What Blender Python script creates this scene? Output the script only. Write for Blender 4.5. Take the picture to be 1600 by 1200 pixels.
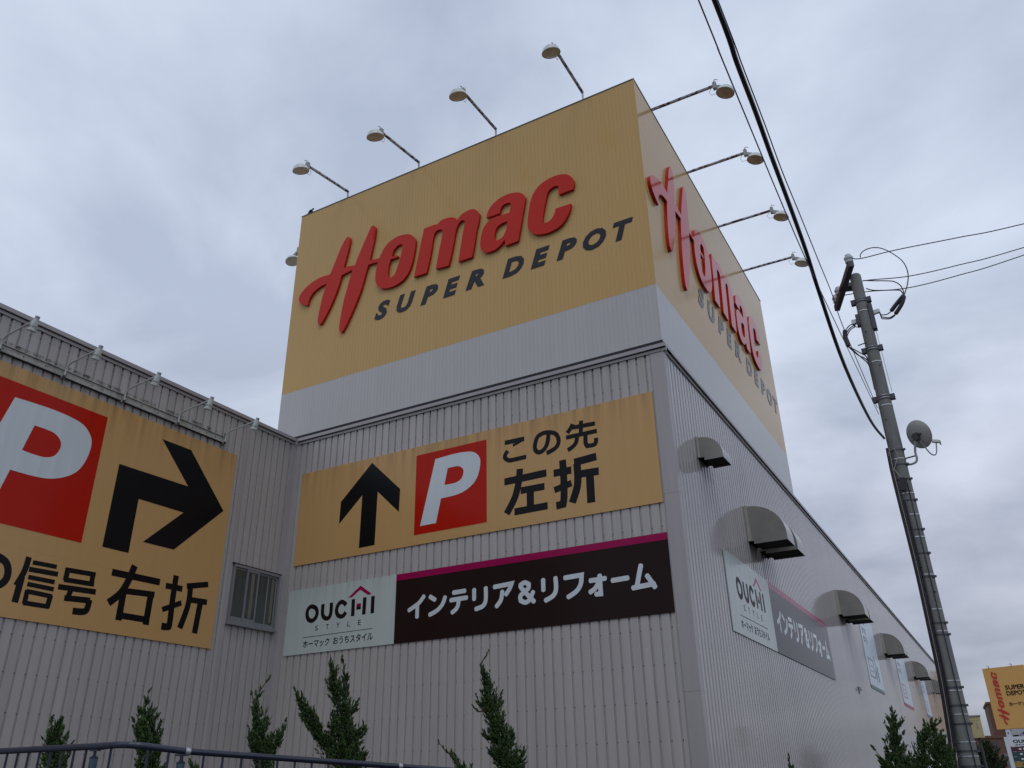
import bpy, bmesh, math, random
from mathutils import Vector, Matrix
import numpy as np
R = math.radians
sc = bpy.context.scene
for o in list(bpy.data.objects): bpy.data.objects.remove(o)
col = sc.collection
rnd = random.Random(7)

# ------------------------------------------------------------------ camera
CAM = Vector((4.597, -14.721, 1.6)); YAW, PITCH, ROLL = 0.507, 0.451, -0.01935
cy, sy, cp, sp = math.cos(YAW), math.sin(YAW), math.cos(PITCH), math.sin(PITCH)
fwd = Vector((-sy*cp, cy*cp, sp)); rt = Vector((cy, sy, 0)); up = rt.cross(fwd)
r2 = rt*math.cos(ROLL)+up*math.sin(ROLL); u2 = -rt*math.sin(ROLL)+up*math.cos(ROLL)
cam = bpy.data.cameras.new('camera'); camo = bpy.data.objects.new('camera', cam); col.objects.link(camo)
m = Matrix((r2, u2, -fwd)).transposed().to_4x4(); m.translation = CAM; camo.matrix_world = m
cam.sensor_width = 36; cam.lens = 1294.3/1600*36; cam.clip_end = 3000; cam.clip_start = 0.05
sc.camera = camo

# ------------------------------------------------------------------ sky and sun (overcast)
w = bpy.data.worlds.new('World'); sc.world = w; w.use_nodes = True
nt = w.node_tree; N = nt.nodes; Lk = nt.links; N.clear()
def nd(t, **k):
    n = N.new(t)
    for a, b in k.items(): setattr(n, a, b)
    return n
out = nd('ShaderNodeOutputWorld'); add = nd('ShaderNodeAddShader')
sky = nd('ShaderNodeTexSky', sky_type='NISHITA'); sky.sun_disc = False
SUN_EL, SUN_AZ = 58, 150
sky.sun_elevation = R(SUN_EL); sky.sun_rotation = R(SUN_AZ)
b1 = nd('ShaderNodeBackground'); b1.inputs[1].default_value = 0.012
Lk.new(sky.outputs[0], b1.inputs[0])
tc = nd('ShaderNodeTexCoord'); sep = nd('ShaderNodeSeparateXYZ'); Lk.new(tc.outputs['Generated'], sep.inputs[0])
def mth(op, a, b=None, c=None, clamp=False):
    n = nd('ShaderNodeMath', operation=op); n.use_clamp = clamp
    for i, v in enumerate((a, b, c)):
        if v is None: continue
        if isinstance(v, (int, float)): n.inputs[i].default_value = v
        else: Lk.new(v, n.inputs[i])
    return n.outputs[0]
zz = mth('ADD', mth('MAXIMUM', sep.outputs[2], 0.0), 0.22)
cx = mth('DIVIDE', sep.outputs[0], zz); cyy = mth('DIVIDE', sep.outputs[1], zz)
cmb = nd('ShaderNodeCombineXYZ'); Lk.new(cx, cmb.inputs[0]); Lk.new(cyy, cmb.inputs[1]); cmb.inputs[2].default_value = 3.7
def noise(scale, detail, rough, vec, dist=0.0):
    n = nd('ShaderNodeTexNoise'); n.inputs['Scale'].default_value = scale; n.inputs['Detail'].default_value = detail
    n.inputs['Roughness'].default_value = rough; n.inputs['Distortion'].default_value = dist; Lk.new(vec, n.inputs['Vector']); return n.outputs[0]
n1 = noise(1.9, 7, 0.53, cmb.outputs[0], 0.25); n2 = noise(0.7, 2, 0.5, cmb.outputs[0], 0.2)
nn = mth('ADD', mth('MULTIPLY', n1, 0.62), mth('MULTIPLY', n2, 0.38))
nn = mth('MULTIPLY_ADD', nn, 4.3, -1.62, clamp=True)
elev = mth('MULTIPLY', mth('ARCSINE', sep.outputs[2]), 2/math.pi, clamp=True)     # 0 at the horizon, 1 overhead
lift = nd('ShaderNodeValToRGB'); Lk.new(elev, lift.inputs[0])
cr = lift.color_ramp; cr.elements[0].position = 0.0; cr.elements[0].color = (0.275, 0.29, 0.345, 1)
cr.elements[1].position = 1.0; cr.elements[1].color = (0.46, 0.52, 0.64, 1)
for p_, c_ in ((0.12, (0.385, 0.408, 0.49)), (0.33, (0.54, 0.60, 0.718)), (0.60, (0.495, 0.555, 0.672))):
    e = cr.elements.new(p_); e.color = (*c_, 1)
cl = nd('ShaderNodeMix', data_type='RGBA', blend_type='MULTIPLY'); cl.inputs['Factor'].default_value = 1
sh = nd('ShaderNodeValToRGB'); Lk.new(nn, sh.inputs[0]); sh.color_ramp.elements[0].color = (0.72, 0.735, 0.765, 1); sh.color_ramp.elements[1].color = (1.24, 1.22, 1.19, 1)
Lk.new(lift.outputs[0], cl.inputs['A']); Lk.new(sh.outputs[0], cl.inputs['B'])
b2 = nd('ShaderNodeBackground'); b2.inputs[1].default_value = 1.17; Lk.new(cl.outputs['Result'], b2.inputs[0])
Lk.new(b1.outputs[0], add.inputs[0]); Lk.new(b2.outputs[0], add.inputs[1]); Lk.new(add.outputs[0], out.inputs[0])
sun = bpy.data.lights.new('sun', 'SUN'); sun.energy = 0.5; sun.angle = R(25); sun.color = (1, 0.97, 0.93)
suno = bpy.data.objects.new('sun', sun); col.objects.link(suno)
az = R(SUN_AZ); el = R(SUN_EL)
sd = Vector((math.sin(az)*math.cos(el), math.cos(az)*math.cos(el), math.sin(el)))
suno.rotation_euler = sd.to_track_quat('Z', 'Y').to_euler()
vs = sc.view_settings; vs.view_transform = 'Standard'; vs.look = 'None'; vs.exposure = 0; vs.gamma = 1; vs.use_curve_mapping = False
sc.cycles.max_bounces = 8

# ------------------------------------------------------------------ data measured for this place (metres)
D = {'H':[[[-8.759,15.68,0],[-8.704,15.643,0],[-8.671,15.548,0],[-8.692,15.31,0],[-8.752,15.007,0],[-8.832,14.645,1],[-8.668,14.642,0],[-8.421,14.603,1],[-8.359,14.788,0],[-8.26,15.024,0],[-8.173,15.218,0],[-8.072,15.44,0],[-7.985,15.636,0],[-7.924,15.721,0],[-7.868,15.732,0],[-7.796,15.662,0],[-7.769,15.57,0],[-7.792,15.271,0],[-7.875,14.79,0],[-7.909,14.582,1],[-7.568,14.53,1],[-7.613,14.425,1],[-7.752,14.442,0],[-7.949,14.448,1],[-8.014,14.212,0],[-8.127,13.758,0],[-8.289,13.326,0],[-8.483,12.908,0],[-8.625,12.655,0],[-8.715,12.564,0],[-8.787,12.63,0],[-8.807,12.768,0],[-8.791,13.032,0],[-8.734,13.497,0],[-8.616,14.043,0],[-8.501,14.473,1],[-8.686,14.458,0],[-8.887,14.422,1],[-8.933,14.179,0],[-9.039,13.872,0],[-9.177,13.545,0],[-9.35,13.232,0],[-9.453,13.082,0],[-9.527,13.037,0],[-9.593,13.109,0],[-9.609,13.25,0],[-9.575,13.578,0],[-9.498,13.989,0],[-9.405,14.331,1],[-9.637,14.302,0],[-9.87,14.189,0],[-10.009,14.012,0],[-10.039,13.817,1],[-10.189,13.88,0],[-10.345,13.992,0],[-10.41,14.14,0],[-10.38,14.274,0],[-10.219,14.431,0],[-9.982,14.545,0],[-9.671,14.618,0],[-9.318,14.601,1],[-9.233,14.789,0],[-9.121,15.074,0],[-9.009,15.36,0],[-8.889,15.58,0],[-8.81,15.666,0]]],'o':[[[-6.617,14.965,0],[-6.481,14.854,0],[-6.392,14.717,0],[-6.378,14.57,0],[-6.417,14.252,0],[-6.47,13.993,0],[-6.562,13.75,0],[-6.709,13.576,0],[-6.911,13.483,0],[-7.144,13.461,0],[-7.383,13.502,0],[-7.521,13.585,0],[-7.624,13.733,0],[-7.67,13.9,0],[-7.666,14.154,0],[-7.616,14.421,0],[-7.534,14.626,0],[-7.425,14.822,0],[-7.257,14.958,0],[-7.019,15.028,0],[-6.832,15.024,0]],[[-7.229,13.802,0],[-7.252,13.961,0],[-7.237,14.16,0],[-7.195,14.358,1],[-6.956,14.342,1],[-6.936,14.374,1],[-6.986,14.417,1],[-7.151,14.425,1],[-7.115,14.58,0],[-7.04,14.683,0],[-6.95,14.733,0],[-6.857,14.73,0],[-6.809,14.671,0],[-6.827,14.502,0],[-6.873,14.262,0],[-6.951,14.01,0],[-7.033,13.823,0],[-7.135,13.77,0]]],'m':[[[-6.394,13.525,1],[-5.996,13.519,1],[-5.93,13.804,0],[-5.866,14.155,0],[-5.824,14.468,0],[-5.791,14.634,0],[-5.73,14.727,0],[-5.63,14.747,0],[-5.541,14.709,0],[-5.514,14.632,0],[-5.536,14.488,0],[-5.591,14.206,0],[-5.657,13.832,0],[-5.706,13.542,1],[-5.318,13.505,1],[-5.238,13.806,0],[-5.171,14.152,0],[-5.103,14.527,0],[-5.055,14.661,0],[-4.983,14.747,0],[-4.897,14.765,0],[-4.835,14.708,0],[-4.839,14.629,0],[-4.87,14.464,0],[-4.927,14.137,0],[-5.016,13.52,1],[-4.612,13.522,1],[-4.53,13.941,0],[-4.483,14.268,0],[-4.424,14.494,0],[-4.388,14.731,0],[-4.424,14.833,0],[-4.521,14.955,0],[-4.642,15.009,0],[-4.789,15.003,0],[-4.95,14.951,0],[-5.082,14.842,1],[-5.12,14.91,0],[-5.191,14.963,0],[-5.352,15.018,0],[-5.596,15.013,0],[-5.747,14.874,1],[-5.742,14.963,1],[-6.116,14.963,1],[-6.208,14.508,0],[-6.292,14.031,0]]],'a':[[[-3.269,14.99,0],[-3.134,14.892,0],[-3.058,14.761,0],[-3.061,14.651,0],[-3.127,14.333,0],[-3.205,13.928,0],[-3.293,13.521,1],[-3.653,13.511,1],[-3.661,13.692,1],[-3.753,13.607,0],[-3.892,13.515,0],[-4.052,13.489,0],[-4.214,13.512,0],[-4.318,13.621,0],[-4.37,13.773,0],[-4.365,13.929,0],[-4.317,14.18,0],[-4.21,14.362,0],[-4.021,14.462,0],[-3.811,14.479,0],[-3.626,14.468,0],[-3.515,14.462,1],[-3.472,14.68,0],[-3.494,14.751,0],[-3.574,14.783,0],[-3.69,14.768,0],[-3.762,14.684,0],[-3.798,14.549,1],[-4.186,14.564,1],[-4.15,14.712,0],[-4.042,14.871,0],[-3.851,14.996,0],[-3.639,15.049,0],[-3.453,15.04,0]],[[-3.572,14.214,1],[-3.699,14.227,0],[-3.838,14.182,0],[-3.92,14.079,0],[-3.952,13.921,0],[-3.946,13.822,0],[-3.912,13.766,0],[-3.82,13.763,0],[-3.705,13.817,0],[-3.634,13.947,0],[-3.598,14.078,0]]],'c':[[[-1.928,14.992,0],[-1.804,14.878,0],[-1.726,14.734,0],[-1.718,14.609,0],[-1.752,14.466,1],[-2.139,14.457,1],[-2.144,14.569,0],[-2.129,14.672,0],[-2.148,14.722,0],[-2.223,14.76,0],[-2.334,14.733,0],[-2.425,14.66,0],[-2.475,14.51,0],[-2.54,14.245,0],[-2.594,13.979,0],[-2.607,13.817,1],[-2.537,13.774,0],[-2.439,13.776,0],[-2.351,13.836,0],[-2.281,13.951,0],[-2.243,14.079,1],[-1.831,14.068,1],[-1.867,13.905,0],[-1.95,13.727,0],[-2.085,13.569,0],[-2.259,13.485,0],[-2.496,13.458,0],[-2.753,13.508,0],[-2.882,13.591,0],[-2.977,13.722,0],[-3.016,13.88,0],[-2.998,14.137,0],[-2.931,14.499,0],[-2.868,14.695,0],[-2.75,14.87,0],[-2.589,14.989,0],[-2.364,15.055,0],[-2.143,15.06,0]]],'P':[[[-5.606,8.346,1],[-5.117,8.37,0],[-4.787,8.356,0],[-4.579,8.308,0],[-4.447,8.193,0],[-4.403,8.052,0],[-4.433,7.835,0],[-4.519,7.643,0],[-4.664,7.515,0],[-4.867,7.423,0],[-5.102,7.387,0],[-5.43,7.38,1],[-5.551,6.834,1],[-5.978,6.833,1]],[[-5.263,8.062,1],[-5.112,8.065,0],[-4.963,8.049,0],[-4.858,7.97,0],[-4.842,7.861,0],[-4.9,7.741,0],[-5.017,7.684,0],[-5.166,7.672,0],[-5.346,7.679,1]]],'PB':[[-6.136,8.536,1],[-4.242,8.543,1],[-4.244,6.65,1],[-6.144,6.641,1]],'arF':[[-7.446,8.625,1],[-6.579,7.811,1],[-6.586,7.262,1],[-7.231,7.866,1],[-7.237,6.59,1],[-7.688,6.585,1],[-7.684,7.858,1],[-8.338,7.257,1],[-8.33,7.798,1]],'arL':[[-3.985,8.42,1],[-3.214,8.423,1],[-2.087,7.319,1],[-3.246,6.176,1],[-4.013,6.167,1],[-3.152,7.004,1],[-4.291,7.0,1],[-4.294,5.88,1],[-4.881,5.878,1],[-4.872,7.577,1],[-3.141,7.597,1]],'PL':[[-7.206,8.165,1],[-6.149,8.167,0],[-5.887,8.137,0],[-5.676,8.031,0],[-5.561,7.854,0],[-5.546,7.625,0],[-5.614,7.355,0],[-5.772,7.098,0],[-6.016,6.94,0],[-6.28,6.895,0],[-6.607,6.878,0],[-6.952,6.848,1]],'PLh':[[-6.713,7.774,1],[-6.532,7.791,0],[-6.391,7.778,0],[-6.219,7.716,0],[-6.162,7.579,0],[-6.259,7.374,0],[-6.468,7.255,0],[-6.837,7.251,1]],'PBL':[[-5.317,8.431,1],[-5.332,5.854,1],[-7.543,8.424,1],[-6.881,5.848,1]],'J':{'こ':[-3.814,-3.25,7.891,8.402],'の':[-3.087,-2.418,7.862,8.403],'先':[-2.291,-1.581,7.831,8.467],'左':[-3.811,-2.78,6.68,7.677],'折':[-2.617,-1.599,6.66,7.685]},'JL':{'の':[-6.919,-6.488,4.696,5.326],'信':[-6.39,-5.649,4.589,5.405],'号':[-5.542,-4.826,4.573,5.361],'右':[-4.58,-3.465,4.595,5.658],'折':[-3.275,-2.227,4.587,5.677]},'SD':{'S':[-7.679,-7.183],'U':[-6.962,-6.371],'P':[-6.205,-5.667],'E':[-5.511,-5.009],'R':[-4.842,-4.302],'D':[-3.783,-3.183],'E2':[-3.006,-2.483],'P2':[-2.319,-1.772],'O':[-1.628,-1.036],'T':[-0.864,-0.357]},'kana':[[[-5.821,5.27],[-5.932,5.153],[-6.055,5.083],[-6.203,5.015]],[[-5.988,5.122],[-5.984,4.854]],[[-5.661,5.242],[-5.534,5.163]],[[-5.278,5.189],[-5.342,5.05],[-5.472,4.937],[-5.661,4.866]],[[-5.069,5.257],[-4.785,5.263]],[[-5.133,5.109],[-4.74,5.118]],[[-4.935,5.095],[-4.956,4.971],[-5.009,4.905],[-5.096,4.852]],[[-4.558,5.26],[-4.558,5.062]],[[-4.277,5.262],[-4.278,5.021],[-4.346,4.904],[-4.515,4.861]],[[-4.07,5.255],[-3.666,5.277],[-3.719,5.169],[-3.803,5.073]],[[-3.885,5.144],[-3.918,4.98],[-4.023,4.86]],[[-3.164,4.861],[-3.435,5.152],[-3.453,5.225],[-3.361,5.258],[-3.272,5.212],[-3.285,5.134],[-3.387,5.068],[-3.469,4.999],[-3.461,4.911],[-3.362,4.866],[-3.262,4.906],[-3.177,5.052]],[[-2.947,5.263],[-2.947,5.055]],[[-2.671,5.266],[-2.668,5.05],[-2.733,4.927],[-2.906,4.853]],[[-2.466,5.24],[-2.102,5.25],[-2.132,5.078],[-2.232,4.951],[-2.412,4.862]],[[-1.926,5.117],[-1.614,5.124]],[[-1.725,5.193],[-1.723,4.846],[-1.823,4.848]],[[-1.746,5.085],[-1.825,4.967],[-1.94,4.899]],[[-1.469,5.065],[-1.155,5.075]],[[-0.876,5.274],[-0.987,4.893]],[[-1.066,4.876],[-0.645,4.904]],[[-0.771,5.071],[-0.633,4.841]]],'ouchi':[[[-8.968,5.399],[-8.851,5.35],[-8.797,5.254],[-8.817,5.148],[-8.893,5.084],[-8.97,5.077],[-9.055,5.127],[-9.099,5.231],[-9.09,5.321],[-9.043,5.38]],[[-8.638,5.417],[-8.634,5.218],[-8.588,5.124],[-8.501,5.079],[-8.417,5.106],[-8.385,5.21],[-8.389,5.422]],[[-7.953,5.323],[-8.028,5.385],[-8.111,5.403],[-8.198,5.332],[-8.223,5.228],[-8.178,5.126],[-8.081,5.08],[-8.002,5.099],[-7.951,5.164]],[[-7.753,5.429],[-7.743,5.054]],[[-7.428,5.433],[-7.432,5.056]],[[-7.2,5.434],[-7.196,5.058]]],'roof':[[[-7.572,5.711],[-7.246,5.494],[-7.283,5.474],[-7.351,5.477],[-7.57,5.618],[-7.798,5.475],[-7.909,5.475]],[[-7.65,5.316],[-7.526,5.315],[-7.525,5.25],[-7.652,5.249]],[[-7.652,5.249],[-7.525,5.25],[-7.524,5.179],[-7.653,5.185]],[[-9.156,4.717],[-7.165,4.732]]],'style':[[-8.819,-8.734,4.835,4.948],[-8.501,-8.415,4.835,4.95],[-8.198,-8.096,4.841,4.954],[-7.878,-7.806,4.838,4.956],[-7.58,-7.497,4.843,4.951]],'hm':[-9.144,-8.367,4.487,4.641],'ou':[-8.257,-7.143,4.491,4.644],'mag':[[-6.541,5.688],[-6.561,5.846],[-0.312,5.686],[-0.315,5.837]],'KF':[[0.1,[-3.778,8.359],[-3.288,8.352]],[0.055,[-3.334,8.332],[-3.449,8.292],[-3.575,8.253]],[0.095,[-3.704,8.159],[-3.766,8.082],[-3.774,8.011],[-3.708,7.948],[-3.613,7.925],[-3.251,7.929]],[0.092,[-2.7,8.369],[-2.718,8.196],[-2.777,8.055],[-2.872,7.976],[-2.965,7.974],[-3.027,8.041],[-3.031,8.152],[-2.971,8.317],[-2.834,8.38],[-2.672,8.367],[-2.537,8.307],[-2.47,8.187],[-2.48,8.058],[-2.575,7.969],[-2.76,7.91]],[0.088,[-2.122,8.439],[-2.172,8.352],[-2.256,8.26]],[0.088,[-2.149,8.357],[-1.612,8.335]],[0.088,[-2.29,8.163],[-1.58,8.162]],[0.09,[-1.923,8.471],[-1.947,8.182]],[0.09,[-2.038,8.148],[-2.056,8.033],[-2.128,7.94],[-2.265,7.872]],[0.09,[-1.838,8.169],[-1.851,7.957],[-1.813,7.874],[-1.672,7.872],[-1.621,7.914],[-1.608,8.012]],[0.15,[-3.8,7.462],[-2.782,7.474]],[0.15,[-3.412,7.686],[-3.452,7.387],[-3.553,7.064],[-3.753,6.751]],[0.14,[-3.406,7.197],[-2.839,7.189]],[0.16,[-3.177,7.145],[-3.183,6.811]],[0.145,[-3.567,6.758],[-2.78,6.763]],[0.15,[-2.617,7.431],[-2.205,7.426]],[0.15,[-2.397,7.685],[-2.387,7.314],[-2.399,6.902],[-2.429,6.734],[-2.587,6.724]],[0.13,[-2.616,7.065],[-2.215,7.147]],[0.155,[-2.137,7.576],[-1.629,7.609]],[0.155,[-2.073,7.547],[-2.068,7.254],[-2.103,7.013],[-2.221,6.729]],[0.15,[-2.0,7.303],[-1.598,7.287]],[0.165,[-1.8,7.223],[-1.805,6.657]]],'KL':[[0.085,[-6.244,5.392],[-6.265,5.141],[-6.352,4.87]],[0.095,[-6.288,5.038],[-6.305,4.59]],[0.062,[-6.154,5.314],[-5.696,5.325]],[0.07,[-6.193,5.186],[-5.644,5.2]],[0.062,[-6.176,5.051],[-5.674,5.052]],[0.062,[-6.163,4.931],[-5.661,4.925]],[0.065,[-6.149,4.809],[-5.665,4.797]],[0.065,[-6.152,4.607],[-5.676,4.613]],[0.07,[-6.134,4.831],[-6.131,4.587]],[0.075,[-5.691,4.816],[-5.709,4.588]],[0.07,[-5.514,5.311],[-4.902,5.333]],[0.07,[-5.507,5.131],[-4.894,5.152]],[0.08,[-5.477,5.343],[-5.478,5.12]],[0.08,[-4.957,5.343],[-4.947,5.134]],[0.08,[-5.588,4.987],[-4.827,5.021]],[0.08,[-5.324,5.001],[-5.363,4.823]],[0.09,[-5.427,4.812],[-4.91,4.848]],[0.1,[-4.923,4.863],[-4.941,4.679],[-5.022,4.626],[-5.214,4.612]],[0.11,[-4.572,5.447],[-3.452,5.457]],[0.12,[-4.099,5.668],[-4.185,5.345],[-4.307,5.084],[-4.522,4.869]],[0.1,[-4.255,5.145],[-3.529,5.19]],[0.12,[-4.242,5.182],[-4.238,4.584]],[0.12,[-3.616,5.193],[-3.619,4.586]],[0.1,[-4.283,4.679],[-3.602,4.684]],[0.1,[-3.299,5.416],[-2.877,5.421]],[0.115,[-3.081,5.664],[-3.078,5.157],[-3.058,4.686],[-3.101,4.622],[-3.247,4.611]],[0.09,[-3.291,4.933],[-2.846,5.139]],[0.1,[-2.774,5.496],[-2.219,5.633]],[0.115,[-2.68,5.56],[-2.669,5.131],[-2.793,4.633]],[0.1,[-2.677,5.236],[-2.187,5.255]],[0.12,[-2.361,5.236],[-2.4,4.581]]]}
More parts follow.
